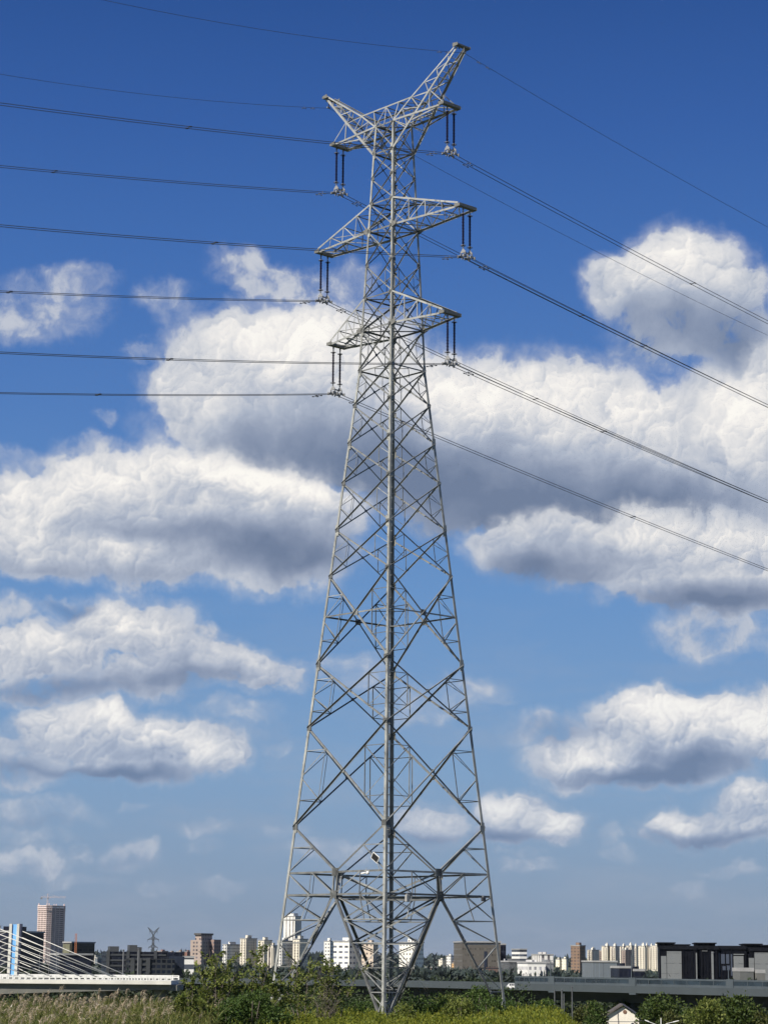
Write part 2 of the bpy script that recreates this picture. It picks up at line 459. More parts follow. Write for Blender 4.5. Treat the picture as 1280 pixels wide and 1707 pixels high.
def gusset(bm, p, n, s=.3):
    n = Vector(n); side = n.cross(Vector((0, 0, 1))).normalized()
    M = Matrix((side, n, Vector((0, 0, 1)))).transposed()
    box(bm, p + n * .016, (s, .02, s * .8), M)

def x_panel(bm, lo, up, w, sub=0, w2=.06, offs=.0):
    for f in range(4):
        n = NRM[f]
        A0, B0, A1, B1 = cor(f, lo), cor(f + 1, lo), cor(f, up), cor(f + 1, up)
        angle_bar(bm, A0, B1, w, n, off=-.005, out=True)
        angle_bar(bm, B0, A1, w, n, off=-.02 - w * .16)
        wl, wu = (A0 - B0).length, (A1 - B1).length
        C = lerp(A0, B1, wl / (wl + wu))
        gusset(bm, C, n, w * 2.2)
        for p, s in ((A0, 1), (B0, -1)):
            d = (B0 - A0).normalized() * s
            gusset(bm, p + d * .16, n, w * 3.2)
        if sub:
            for lo_, up_ in ((A0, A1), (B0, B1)):
                m = lerp(lo_, up_, .5); a = lerp(lo_, C, .5); b = lerp(up_, C, .5)
                angle_bar(bm, m, a, w2, n, off=-.01); angle_bar(bm, m, b, w2, n, off=-.01); angle_bar(bm, a, b, w2, n, off=-.01)
                if sub > 1:
                    for q in (a, b):
                        t = (q.z - lo_.z) / (up_.z - lo_.z)
                        angle_bar(bm, q, lerp(lo_, up_, t), w2, n, off=-.012)

panels = [('A', 'T', .09, 0), ('M1', 'A', .09, 0), ('B2u', 'M1', .09, 0), ('B2l', 'B2u', .09, 0), ('M2', 'B2l', .095, 0), ('B3u', 'M2', .095, 1), ('B3l', 'B3u', .10, 0), ('W', 'B3l', .105, 1),
          ('P1', 'W', .105, 1), ('P2', 'P1', .105, 1), ('P3', 'P2', .105, 1), ('P4', 'P3', .105, 1), ('P5', 'P4', .105, 1), ('P6', 'P5', .125, 2), ('P7', 'P6', .125, 2), ('P8', 'P7', .135, 2)]
for lo, up, w, sub in panels:
    bm = bmesh.new()
    x_panel(bm, lo, up, w, sub, .05 if LV[lo][0] >= LV['P5'][0] else .068)
    link('lattice_panel', bm, STEEL2, pylon)

# K bracing above the leg frame
bm = bmesh.new()
for f in range(4):
    n = NRM[f]
    A1, B1, A0, B0 = cor(f, 'P8'), cor(f + 1, 'P8'), cor(f, 'H2u'), cor(f + 1, 'H2u')
    M = lerp(A0, B0, .5)
    for t, b in ((A1, A0), (B1, B0)):
        angle_bar(bm, t, M, .14, n, off=-.02)
        m = lerp(t, M, .45); q = lerp(t, b, .45)
        angle_bar(bm, m, q, .085, n, off=-.01); angle_bar(bm, m, b, .085, n, off=-.01)
    gusset(bm, M, n, .6)
link('lattice_panel', bm, STEEL2, pylon)

# horizontal frames
def ring_frame(lv, w, cross=True):
    bm = bmesh.new()
    for f in range(4): angle_bar(bm, cor(f, lv), cor(f + 1, lv), w, NRM[f], off=-.05)
    if cross:
        up = Vector((0, 0, 1))
        angle_bar(bm, cor(0, lv, .05), cor(2, lv, .05), w * .7, up); angle_bar(bm, cor(1, lv, .05), cor(3, lv, .05), w * .7, up, off=-.03)
    link('horizontal_frame', bm, STEEL2, pylon)
for lv, w in (('T', .12), ('A', .12), ('B2u', .11), ('B2l', .13), ('B3u', .11), ('B3l', .13)): ring_frame(lv, w)
bm = bmesh.new()
for f in range(4):
    angle_bar(bm, cor(f, 'W'), cor(f + 1, 'W'), .11, NRM[f], off=-.05)
    angle_bar(bm, lerp(cor(f, 'W'), cor(f + 1, 'W'), .5), lerp(cor(f + 1, 'W'), cor(f + 2, 'W'), .5), .05, (0, 0, 1), off=-.08)
link('horizontal_frame', bm, STEEL2, pylon)
# frame at the crossing of the tall panel
bm = bmesh.new()
zc = LV['P6'][0] + (LV['P5'][0] - LV['P6'][0]) * LV['P6'][1] / (LV['P5'][1] + LV['P6'][1])
LV['H1'] = hz(zc)
for f in range(4):
    a, b = cor(f, 'H1'), cor(f + 1, 'H1'); m = lerp(a, b, .5)
    angle_bar(bm, a, m, .12, NRM[f], off=-.04); angle_bar(bm, m, b, .12, NRM[f], off=-.04)
    c0 = lerp(cor(f + 1, 'H1'), cor(f + 2, 'H1'), .5)
    angle_bar(bm, lerp(a, b, .75), lerp(cor(f + 1, 'H1'), cor(f + 2, 'H1'), .25), .07, (0, 0, 1), off=-.08)
    gusset(bm, m, NRM[f], .5)
link('horizontal_frame', bm, STEEL2, pylon)
for lv in ('H2u', 'H2l'):
    bm = bmesh.new()
    for f in range(4):
        a, b = cor(f, lv), cor(f + 1, lv); m = lerp(a, b, .5); m2 = lerp(b, cor(f + 2, lv), .5)
        angle_bar(bm, a, b, .15, NRM[f], off=-.04)
        if lv == 'H2l': angle_bar(bm, m, m2, .14, (0, 0, 1), off=-.09)
        gusset(bm, m, NRM[f], .55)
    link('horizontal_frame', bm, STEEL2, pylon)
# bracing between the two frames, with hip bars to the inner diamond
bm = bmesh.new()
for f in range(4):
    n = NRM[f]
    au, bu, al, bl = cor(f, 'H2u'), cor(f + 1, 'H2u'), cor(f, 'H2l'), cor(f + 1, 'H2l')
    mu, ml = lerp(au, bu, .5), lerp(al, bl, .5)
    side = (bu - au).normalized() * .16
    angle_bar(bm, mu + side, ml + side, .12, n, off=-.02); angle_bar(bm, mu - side, ml - side, .12, n, off=-.02)
    for cu, cl in ((au, al), (bu, bl)):
        qu, ql = lerp(cu, mu, .5), lerp(cl, ml, .5)
        angle_bar(bm, qu, ml, .09, n, off=-.01); angle_bar(bm, qu, ql, .07, n, off=-.01); angle_bar(bm, ql, cu, .09, n, off=-.01)
    cu, cl = cor(f + 1, 'H2u'), cor(f + 1, 'H2l')
    m2u = lerp(cu, cor(f + 2, 'H2u'), .5); m2l = lerp(cl, cor(f + 2, 'H2l'), .5)
    mid = lerp(ml, m2l, .5)
    inn = (SG[(f + 1) % 4][0] * .7, SG[(f + 1) % 4][1] * .7, 0)
    angle_bar(bm, mu, mid, .14, inn); angle_bar(bm, m2u, mid, .14, inn)
link('lattice_panel', bm, STEEL2, pylon)
# the four braced feet
zf = [LV['H2l'][0]] + [z + Z0 for z in (2.45, .98, -.55, -2.05, -3.35, -4.4)]
for i in range(4):
    bm = bmesh.new()
    sx, sy = SG[i]
    foot = cor(i, 'FT')
    legp = [cor(i, hz(z)) for z in zf]
    chords = []
    for f, other in ((i, i + 1), (i - 1, i - 1)):
        n = NRM[f % 4]
        m = lerp(cor(i, 'H2l'), cor(other, 'H2l'), .5)
        end = foot + Vector((0, 0, .25)) + (m - foot) * .012
        ch = [lerp(m, end, (zf[0] - z) / (zf[0] - end.z)) for z in zf]
        chords.append(ch)
        angle_bar(bm, m, end, .18, n, off=-.02)
        for k in range(1, len(zf) - 1): angle_bar(bm, legp[k], ch[k], .085, n, off=-.015)
        for k in range(0, len(zf) - 1):
            if k % 2 == 0:
                angle_bar(bm, legp[k], ch[k + 1], .085, n, off=-.012)
                if k == 0:
                    angle_bar(bm, lerp(legp[0], ch[0], .5), legp[1], .08, n, off=-.03); angle_bar(bm, lerp(legp[0], ch[0], .5), lerp(legp[1], ch[1], .5), .07, n, off=-.03)
            else: angle_bar(bm, ch[k], legp[k + 1], .085, n, off=-.012)
        gusset(bm, m, n, .6)
    inn = Vector((-sx * .7, -sy * .7, 0))
    a, b = chords
    for k in range(1, len(zf) - 1): angle_bar(bm, a[k], b[k], .09, inn, off=.0)
    # top of the inner face: long crossed bars over two stages, then single stages
    angle_bar(bm, a[0], b[2], .14, inn, off=.02); angle_bar(bm, b[0], a[2], .14, inn, off=.05)
    angle_bar(bm, lerp(a[0], b[2], .3), a[1], .07, inn); angle_bar(bm, lerp(b[0], a[2], .3), b[1], .07, inn)
    for k in (2, 3, 4):
        angle_bar(bm, a[k], b[k + 1], .085, inn, off=.02); angle_bar(bm, b[k], a[k + 1], .085, inn, off=.04)
    link('foot_bracing', bm, STEEL2, pylon)

# ------------------------------------------------------------------ crossarms
AWT = .72
def cap_plate(u, z, s, w, name, parent, thick=.24):
    bm = bmesh.new()
    e1, e2 = Vector((1, 0, 0)), Vector((0, 0, 1))
    box(bm, (u, 0, z), (.30, 2 * w, .03))                          # sole plate
    for du in (.14, -.13): box(bm, (u + s * du, 0, z + thick * .45), (.03, 2 * w - (.0 if du > 0 else .1), thick * .86))
    for v in (-w, w): sweep(bm, Vector((u - s * .34, v, z + .1)), Vector((u + s * .17, v, z + .1)), [(-.012, -.14), (.012, -.14), (.012, .14), (-.012, .14)], Vector((0, 1, 0)), e2, [(-.012, -.12), (.012, -.12), (.012, .06), (-.012, .06)])
    for v in (-.32, .32): box(bm, (u, v, z - .1), (.04, .12, .2))
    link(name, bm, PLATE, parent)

def crossarm(s, lo, up, U, zt):
    bm = bmesh.new()
    zl, hl = LV[lo]; zu, hu = LV[up]
    n_ = 4
    low, top = {}, {}
    for v in (-1, 1):
        L0 = Vector((s * hl, v * hl, zl)); L1 = Vector((s * U, v * AWT, zl))
        T0 = Vector((s * hu, v * hu, zu)); T1 = Vector((s * (U - .1), v * AWT, zl + .26))
        nrm = (0, v, 0)
        angle_bar(bm, L0, L1, .16, nrm, off=.01); angle_bar(bm, T0, T1, .14, nrm, off=.01)
        low[v] = [lerp(L0, L1, k / n_) for k in range(n_ + 1)]; top[v] = [lerp(T0, T1, k / n_) for k in range(n_ + 1)]
        for k in range(1, n_):
            angle_bar(bm, low[v][k], top[v][k], .075, nrm)
            angle_bar(bm, low[v][k - 1], top[v][k], .075, nrm, off=-.02)
        angle_bar(bm, low[v][n_ - 1], top[v][n_ - 1], .07, nrm)
    for k in range(1, n_ + 1):
        angle_bar(bm, low[-1][k], low[1][k], .08, (0, 0, -1))
        angle_bar(bm, low[-1 if k % 2 else 1][k - 1], low[1 if k % 2 else -1][k], .08, (0, 0, -1), off=-.02)
        if k < n_:
            angle_bar(bm, top[-1][k], top[1][k], .07, (0, 0, 1))
            angle_bar(bm, top[1 if k % 2 else -1][k - 1], top[-1 if k % 2 else 1][k], .06, (0, 0, 1), off=-.02)
    # gusset triangle where the arm meets the far leg
    o = link('crossarm', bm, STEEL, pylon)
    for v in (-1, 1):
        bm = bmesh.new()
        b0 = low[v][0]
        vs = [bm.verts.new(b0 + Vector(q)) for q in ((-s * .05, v * .03, -.2), (s * .42, v * .03, -.04), (s * .42, v * .03, .16), (-s * .05, v * .03, .24))]
        vs2 = [bm.verts.new(q.co + Vector((0, v * .02, 0))) for q in vs]
        bm.faces.new(vs); bm.faces.new(vs2[::-1])
        for a in range(4): bm.faces.new((vs[a], vs[(a + 1) % 4], vs2[(a + 1) % 4], vs2[a]))
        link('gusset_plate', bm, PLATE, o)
    cap_plate(s * U, zl - .02, s, AWT + .1, 'tip_plate', o)
    return o
ARM = {'a1': (5.66, 57.44 + Z0), 'a2': (7.2, 49.72 + Z0), 'a3': (5.74, 42.59 + Z0)}
for s in (1, -1):
    crossarm(s, 'B2l', 'B2u', ARM['a2'][0], ARM['a2'][1])
    crossarm(s, 'B3l', 'B3u', ARM['a3'][0], ARM['a3'][1])

# the top: flat arms, two leaning horns and the truss between them
PK = Vector((6.75, .42, 61.4 + Z0))
zT = LV['T'][0]
for s in (1, -1):
    bm = bmesh.new()                                             # horn
    outer, inner = {}, {}
    for v in (-1, 1):
        n = (0, v, 0)
        A = Vector((s * LV['A'][1], v * LV['A'][1], LV['A'][0])); E = Vector((s * PK.x, v * PK.y, PK.z))
        I = Vector((s * 2.55, v * .76, 58.78 + Z0)); TN = Vector((s * LV['T'][1], v * LV['T'][1], zT))
        angle_bar(bm, A, E, .17, n, off=.02); angle_bar(bm, TN, I, .11, n, off=.02); angle_bar(bm, I, E + Vector((0, 0, .2)), .12, n, off=.02)
        outer[v] = [lerp(A, E, t) for t in (.22, .40, .55, .70, .85, 1.)]
        inner[v] = [lerp(TN, I, .5), I, lerp(I, E, .3), lerp(I, E, .55), lerp(I, E, .8), E]
        for k in range(5):
            angle_bar(bm, outer[v][k], inner[v][k], .075, n)
            angle_bar(bm, inner[v][k], outer[v][k + 1], .075, n, off=-.02) if k < 4 else None
        # struts down to the body and out to the flat arm
        angle_bar(bm, outer[v][0], TN, .08, n)
    for k in range(5):
        angle_bar(bm, outer[-1][k], outer[1][k], .08, (s * .7, 0, -.7)); angle_bar(bm, inner[-1][k], inner[1][k], .07, (-s * .6, 0, .8))
        if k < 4:
            q = 1 if k % 2 else -1
            angle_bar(bm, outer[q][k], outer[-q][k + 1], .08, (s * .7, 0, -.7), off=-.02); angle_bar(bm, inner[-q][k], inner[q][k + 1], .06, (-s * .6, 0, .8), off=-.02)
    ho = link('peak_horn', bm, STEEL, pylon)
    cap_plate(s * (PK.x + .05), PK.z + .0, s, .62, 'tip_plate', ho, .13)
    bm = bmesh.new()                                             # flat arm below the horn
    U, za = ARM['a1']
    lo = {}
    for v in (-1, 1):
        n = (0, v, 0)
        TN = Vector((s * LV['T'][1], v * LV['T'][1], zT)); tip = Vector((s * U, v * AWT, za))
        angle_bar(bm, TN, tip, .15, n, off=.03)
        lo[v] = [lerp(TN, tip, t) for t in (0, .25, .5, .75, 1)]
        A = Vector((s * LV['A'][1], v * LV['A'][1], LV['A'][0])); E = Vector((s * PK.x, v * PK.y, PK.z))
        hp = lerp(A, E, .57)
        angle_bar(bm, hp, tip + Vector((-s * .1, 0, .2)), .08, n); angle_bar(bm, hp, lerp(TN, tip, .71), .08, n, off=-.02)
        angle_bar(bm, lerp(A, E, .2), lo[v][1], .08, n, off=-.02); angle_bar(bm, lerp(A, E, .2), lo[v][0], .07, n, off=-.03)
        # lower chord of the flat arm from the horn
        hq = lerp(A, E, .27)
        angle_bar(bm, hq, tip + Vector((-s * .3, 0, -.02)), .10, n, off=-.02)
    for k in range(1, 5):
        angle_bar(bm, lo[-1][k], lo[1][k], .08, (0, 0, -1)); q = 1 if k % 2 else -1
        angle_bar(bm, lo[q][k - 1], lo[-q][k], .08, (0, 0, -1), off=-.02)
    ao = link('crossarm', bm, STEEL, pylon)
    cap_plate(s * U, za - .02, s, AWT + .12, 'tip_plate', ao)
bm = bmesh.new()
for v in (-1, 1):
    n = (0, v, 0); zt = 58.78 + Z0
    nodes = [Vector((u, v * .76, zt)) for u in (-2.55, -1.28, 0, 1.28, 2.55)]
    angle_bar(bm, nodes[0], nodes[-1], .12, n, off=.02)
    a, b = Vector((-LV['T'][1], v * LV['T'][1], zT)), Vector((LV['T'][1], v * LV['T'][1], zT))
    for p, q in ((a, nodes[1]), (a, nodes[2]), (b, nodes[2]), (b, nodes[3]), (lerp(a, b, .5), nodes[2])): angle_bar(bm, p, q, .08, n)
for k in range(5):
    u = (-2.55, -1.28, 0, 1.28, 2.55)[k]
    angle_bar(bm, (u, -.76, zt), (u, .76, zt), .07, (0, 0, 1))
    if k < 4:
        u2 = (-2.55, -1.28, 0, 1.28, 2.55)[k + 1]; q = 1 if k % 2 else -1
        angle_bar(bm, (u, -.76 * q, zt), (u2, .76 * q, zt), .06, (0, 0, 1), off=-.02)
link('top_truss', bm, STEEL, pylon)

# ------------------------------------------------------------------ insulators
RUB = mat('dark_silicone_rubber', (.007, .004, .018), .75, 0, .15, 20, spec=.1)
ALU = mat('bright_aluminium_fitting', (.26, .26, .255), .55, .2, .2, 20)
WIRE = mat('aged_conductor', (.05, .052, .06), .6, .2, .15, 3)
Rt = Matrix.Rotation(-TH, 4, 'Z')
def W(u, v, z): return Matrix.Translation((TX, TY, 0)) @ Rt @ Vector((u, v, z))
DROP = 3.43
def make_insulator():
    """double suspension string; origin at the tip plate, hanging down"""
    root = thing('insulator_string', '', 'insulator')
    for v in (-.32, .32):
        bm = bmesh.new()
        prof = [(.03, -2.74), (.05, -2.72)]
        n = 23
        for k in range(n):
            z = -2.66 + k * (2.2 / (n - 1)); r = .096 if k % 2 == 0 else .078
            prof += [(.05, z - .035), (r, z - .010), (r * .92, z + .010), (.052, z + .034)]
        prof += [(.045, -.40), (.035, -.36)]
        lathe(bm, prof, 10, (0, v, 0))
        ro = link('insulator_rod', bm, RUB, root, True)
        for z0_, z1_ in ((-.38, -.16), (-2.9, -2.72)):
            bm = bmesh.new(); rod(bm, (0, v, z0_), (0, v, z1_), .03); box(bm, (0, v, (z0_ + z1_) / 2 - .01), (.05, .09, .08))
            link('end_fitting', bm, ALU, ro)
        for z in (-.46, -2.68):
            bm = bmesh.new()
            torus(bm, (0, v, z), .17, .02, 16, 6)
            box(bm, (0, v, z), (.34, .02, .02)); box(bm, (0, v, z), (.02, .34, .02))
            link('grading_ring', bm, mat('dull_ring_metal', (.20, .20, .21), .45, .5) if 'dull_ring_metal' not in bpy.data.materials else bpy.data.materials['dull_ring_metal'], ro, True)
    bm = bmesh.new()
    for v in (-.32, .32):
        vs = [bm.verts.new((q[0], v - .02, q[1])) for q in ((0, -2.86), (.24, -3.12), (.2, -3.18), (-.2, -3.18), (-.24, -3.12))]
        vs2 = [bm.verts.new(q.co + Vector((0, .04, 0))) for q in vs]
        bm.faces.new(vs); bm.faces.new(vs2[::-1])
        for a in range(5): bm.faces.new((vs[a], vs[(a + 1) % 5], vs2[(a + 1) % 5], vs2[a]))
    box(bm, (0, 0, -3.13), (.05, .66, .09))
    link('yoke_plate', bm, ALU, root)
    for u in (-.2, .2):
        for v in (-.32, .32):
            bm = bmesh.new()
            box(bm, (u, v, -3.28), (.05, .07, .2)); box(bm, (u, v, -DROP + .0), (.1, .46, .085)); box(bm, (u, v, -DROP + .07), (.08, .2, .08))
            for q in (-.2, .2): box(bm, (u + (.07 if u > 0 else -.07), v + q, -DROP - .02), (.07, .07, .2))
            link('suspension_clamp', bm, ALU, root)
    return root
ins0 = make_insulator()
INS = [('a1', 1, 'dark double insulator string under the raised top arm on the black building side'), ('a1', -1, 'dark double insulator string under the raised top arm on the cable stayed bridge side'),
       ('a2', 1, 'dark double insulator string under the long middle crossarm on the black building side'), ('a2', -1, 'dark double insulator string under the long middle crossarm on the cable stayed bridge side'),
       ('a3', 1, 'dark double insulator string under the lowest crossarm on the black building side'), ('a3', -1, 'dark double insulator string under the lowest crossarm on the cable stayed bridge side')]
for k, (a, s, lab) in enumerate(INS):
    o = ins0 if k == 0 else copy_tree(ins0)
    o.location = W(s * ARM[a][0], 0, ARM[a][1] - .02); o.rotation_euler = (0, 0, -TH)
    tag(o, lab, 'insulator', 'insulator strings on the pylon')

# ------------------------------------------------------------------ conductors and earth wires
def wire_pts(u0, z0, side, dphi, a, b, T, n, du=0.):
    s = 1 if side == 'R' else -1
    out = []
    for k in range(n + 1):
        t = T * (k / n) ** 1.3
        out.append(W(u0 + du + t * math.sin(dphi), s * t * math.cos(dphi), z0 - a * t + b * t * t))
    return out
WIRES = {('R', 'a1R'): (-0.03414, 0.12563, 0.0002732), ('R', 'a1L'): (-0.03414, 0.13479, 0.0002732), ('R', 'a2R'): (-0.03414, 0.1284, 0.0002732), ('R', 'a2L'): (-0.03414, 0.13705, 0.0002732), ('R', 'a3R'): (-0.03414, 0.12167, 0.0002732), ('R', 'a3L'): (-0.03414, 0.13112, 0.0002732), ('R', 'eR'): (-0.02897, 0.13671, 0.0005827), ('R', 'eL'): (-0.02897, 0.14631, 0.0005827), ('L', 'a1R'): (-0.03363, 0.18358, 0.0005654), ('L', 'a1L'): (-0.03363, 0.18811, 0.0005654), ('L', 'a2R'): (-0.03363, 0.18488, 0.0005654), ('L', 'a2L'): (-0.03363, 0.19358, 0.0005654), ('L', 'a3R'): (-0.03363, 0.18297, 0.0005654), ('L', 'a3L'): (-0.03363, 0.18651, 0.0005654), ('L', 'eR'): (-0.03226, 0.22803, 0.0019861), ('L', 'eL'): (-0.03226, 0.23532, 0.0019861)}
TW = {'a1R': 'twin conductor carried by the black building end of the raised top arm', 'a1L': 'twin conductor carried by the bridge end of the raised top arm',
      'a2R': 'twin conductor carried by the black building end of the long middle crossarm', 'a2L': 'twin conductor carried by the bridge end of the long middle crossarm',
      'a3R': 'twin conductor carried by the black building end of the lowest crossarm', 'a3L': 'twin conductor carried by the bridge end of the lowest crossarm'}
for key, lab in TW.items():
    U, za = ARM[key[:2]]
    u0 = U if key[2] == 'R' else -U
    z0 = za - .02 - DROP
    root = thing('twin_conductor', lab, 'power line', W(u0, 0, z0), 0, 'conductors of the power line')
    inv = Matrix.Translation(-Vector(root.location))
    lines = []
    for du in (-.2, .2):
        l = wire_pts(u0, z0, 'L', *WIRES['L', key], 150, 46, du)[::-1]; r = wire_pts(u0, z0, 'R', *WIRES['R', key], 260, 60, du)[1:]
        pts = [inv @ p for p in l + r]
        bm = bmesh.new(); tube(bm, pts, .021, 6)
        wo = link('conductor_wire', bm, WIRE, root, True)
        lines.append((pts, wo))
    def on(pts, x):                                             # point of the wire at signed distance x from the clamp
        best = None
        for p, q in zip(pts, pts[1:]):
            d0, d1 = [math.copysign(math.hypot(w.x, w.y), w.x) for w in (p, q)]
            if d0 <= x <= d1: return lerp(p, q, (x - d0) / (d1 - d0)), (q - p).normalized()
        return pts[0], Vector((1, 0, 0))
    for pts, wo in lines:
        for x in (-1.75, 1.75):
            p, d = on(pts, x)
            bm = bmesh.new()
            c = p + Vector((0, 0, -.13))
            rod(bm, c - d * .24, c + d * .24, .012, 5); box(bm, p + Vector((0, 0, -.06)), (.05, .05, .17))
            for q in (-1, 1): rod(bm, c + d * (.15 * q), c + d * (.28 * q), .042, 7)
            link('vibration_damper', bm, mat('damper_weight', (.16, .16, .17), .5, .4) if 'damper_weight' not in bpy.data.materials else bpy.data.materials['damper_weight'], root)
    for x in {'a1R': (27.0, -22), 'a1L': (26.9, -24), 'a2R': (19., -21), 'a2L': (23., -26), 'a3R': (16., -23), 'a3L': (33.2, -20)}[key]:
        p, d = on(lines[0][0], x); q, d = on(lines[1][0], x)
        bm = bmesh.new()
        rod(bm, p, q, .028, 6); rod(bm, p - d * .1, p + d * .1, .045, 6); rod(bm, q - d * .1, q + d * .1, .045, 6)
        link('spacer', bm, WIRE, root)
for key, u0, z0, lab in (('eR', 6.95, 60.95 + Z0, 'thin earth wire clamped at the higher of the two peaks'), ('eL', -6.95, 60.85 + Z0, 'thin earth wire clamped at the lower of the two peaks')):
    root = thing('earth_wire', lab, 'power line', W(u0, 0, z0), 0, 'earth wires of the power line')
    inv = Matrix.Translation(-Vector(root.location))
    pts = [inv @ p for p in wire_pts(u0, z0, 'L', *WIRES['L', key], 150, 46)[::-1] + wire_pts(u0, z0, 'R', *WIRES['R', key], 260, 60)[1:]]
    bm = bmesh.new(); tube(bm, pts, .014, 5); link('wire', bm, WIRE, root, True)
    bm = bmesh.new(); box(bm, (0, 0, .03), (.1, .3, .09), Rt.to_3x3()); box(bm, (0, 0, .2), (.04, .06, .35), Rt.to_3x3()); link('suspension_clamp', bm, ALU, root)
    for x in (-1.5, -2.3, 1.5, 2.4):
        for p, q in zip(pts, pts[1:]):
            d0, d1 = [math.copysign(math.hypot(w.x, w.y), w.x) for w in (p, q)]
            if d0 <= x <= d1: break
        c = lerp(p, q, (x - d0) / (d1 - d0)); d = (q - p).normalized()
        bm = bmesh.new(); rod(bm, c - d * .17 + Vector((0, 0, -.09)), c + d * .17 + Vector((0, 0, -.09)), .01, 5); box(bm, c + Vector((0, 0, -.04)), (.04, .04, .12))
        for s in (-1, 1): rod(bm, c + d * (.1 * s) + Vector((0, 0, -.09)), c + d * (.2 * s) + Vector((0, 0, -.09)), .033, 6)
        link('vibration_damper', bm, bpy.data.materials['damper_weight'], root)

# ------------------------------------------------------------------ equipment bolted to the pylon
def face_pt(f, lv, t, out=.12, dz=0.):
    p = lerp(cor(f, lv), cor(f + 1, lv), t)
    return p + NRM[f] * out + Vector((0, 0, dz))
def T2W(p): return W(p.x, p.y, p.z)
WHITE = mat('white_enamel', (.75, .75, .73), .4, 0, .08, 8)
DARKP = mat('solar_cells', (.035, .035, .04), .25, 0, .25, 30)
p = T2W(face_pt(0, 'H2u', .93, .25, .78))
sp_ = thing('solar_panel', 'small dark solar panel with a white rim mounted on the tower near leg', 'solar panel', p, -TH)
M = Matrix.Rotation(R(45), 3, 'Y'); M = Matrix.Rotation(R(25), 3, 'X') @ M
bm = bmesh.new(); box(bm, (0, 0, 0), (.50, .03, .50), M); link('panel', bm, DARKP, sp_)
bm = bmesh.new()
for a, b in (((-.27, 0, -.27), (.27, 0, -.27)), ((.27, 0, -.27), (.27, 0, .27)), ((.27, 0, .27), (-.27, 0, .27)), ((-.27, 0, .27), (-.27, 0, -.27))):
    rod(bm, M @ Vector(a), M @ Vector(b), .028, 4)
link('frame', bm, WHITE, sp_)
bm = bmesh.new(); rod(bm, (0, .06, -.02), (.2, .2, -.72), .025, 6); link('bracket', bm, STEEL, sp_)
p = T2W(face_pt(0, 'H2u', .835, .12, -.02))
cm = thing('monitoring_camera', 'small white camera fixed to the upper horizontal frame beside the solar panel', 'camera', p, -TH)
bm = bmesh.new(); rod(bm, (-.02, -.1, -.12), (-.36, -.16, -.17), .06, 10); link('camera_housing', bm, WHITE, cm)
bm = bmesh.new(); lathe(bm, [(.02, -.22), (.1, -.2), (.12, -.12), (.1, -.04), (.03, 0)], 12, (.16, -.1, -.02)); link('dome', bm, WHITE, cm, True)
bm = bmesh.new(); box(bm, (.05, -.04, .02), (.5, .05, .05)); rod(bm, (.0, -.06, .02), (.0, -.06, .2), .02, 5); link('bracket', bm, STEEL, cm)
GBOX = mat('grey_box_paint', (.30, .30, .29), .55, 0, .15, 6)
for (f, t, out, dz, lab) in ((1, .19, .12, -.28, 'grey metal box hanging below the lower frame right of the near leg'), (1, .90, .12, -.18, 'small dark box under the lower frame close to the right leg')):
    p = T2W(face_pt(f, 'H2l', t, out, dz))
    o = thing('equipment_box', lab, 'equipment box', p, -TH + math.pi / 2)
    bm = bmesh.new(); box(bm, (0, 0, 0), (.30, .18, .44 if t < .5 else .26)); bmesh.ops.bevel(bm, geom=bm.edges[:], offset=.02, segments=1, affect='EDGES'); link('case', bm, GBOX if t < .5 else DARKP, o)
    bm = bmesh.new(); box(bm, (0, .02, .25 if t < .5 else .17), (.12, .06, .12)); link('bracket', bm, STEEL, o)

# ------------------------------------------------------------------ ground
def ground_z(x, y):
    def sm(a, b, t): t = max(0., min(1., (t - a) / (b - a))); return t * t * (3 - 2 * t)
    s0 = 185 - 82 * sm(.060, .088, x / max(y, 30.0))             # the bank drops away earlier on the right
    return 2.9 * (1 - sm(12, 48, math.hypot(x, y))) - 10.0 * sm(s0, s0 + 145, y)
GROUND = mat('meadow_soil', (.06, .075, .025), .95, 0, .4, .05)
bm = bmesh.new()
ys = [-60, -20, 0, 12, 24, 36, 48, 60, 80, 100, 120, 140, 160, 185, 210, 235, 260, 285, 310, 335, 400, 600, 1000, 2500, 8000, 30000]
xs = [-30000, -8000, -2000, -600, -300, -150, -80, -40, -20, -8, 0, 4, 8, 11, 14, 17, 20, 24, 28, 34, 40, 50, 60, 80, 150, 300, 600, 2000, 8000, 30000]
gv = [[bm.verts.new((x, y, ground_z(x, y))) for x in xs] for y in ys]
for j in range(len(ys) - 1):
    for i in range(len(xs) - 1): bm.faces.new((gv[j][i], gv[j][i + 1], gv[j + 1][i + 1], gv[j + 1][i]))
tag(link('ground', bm, GROUND, None, True), kind='structure')
GZ = -10.0

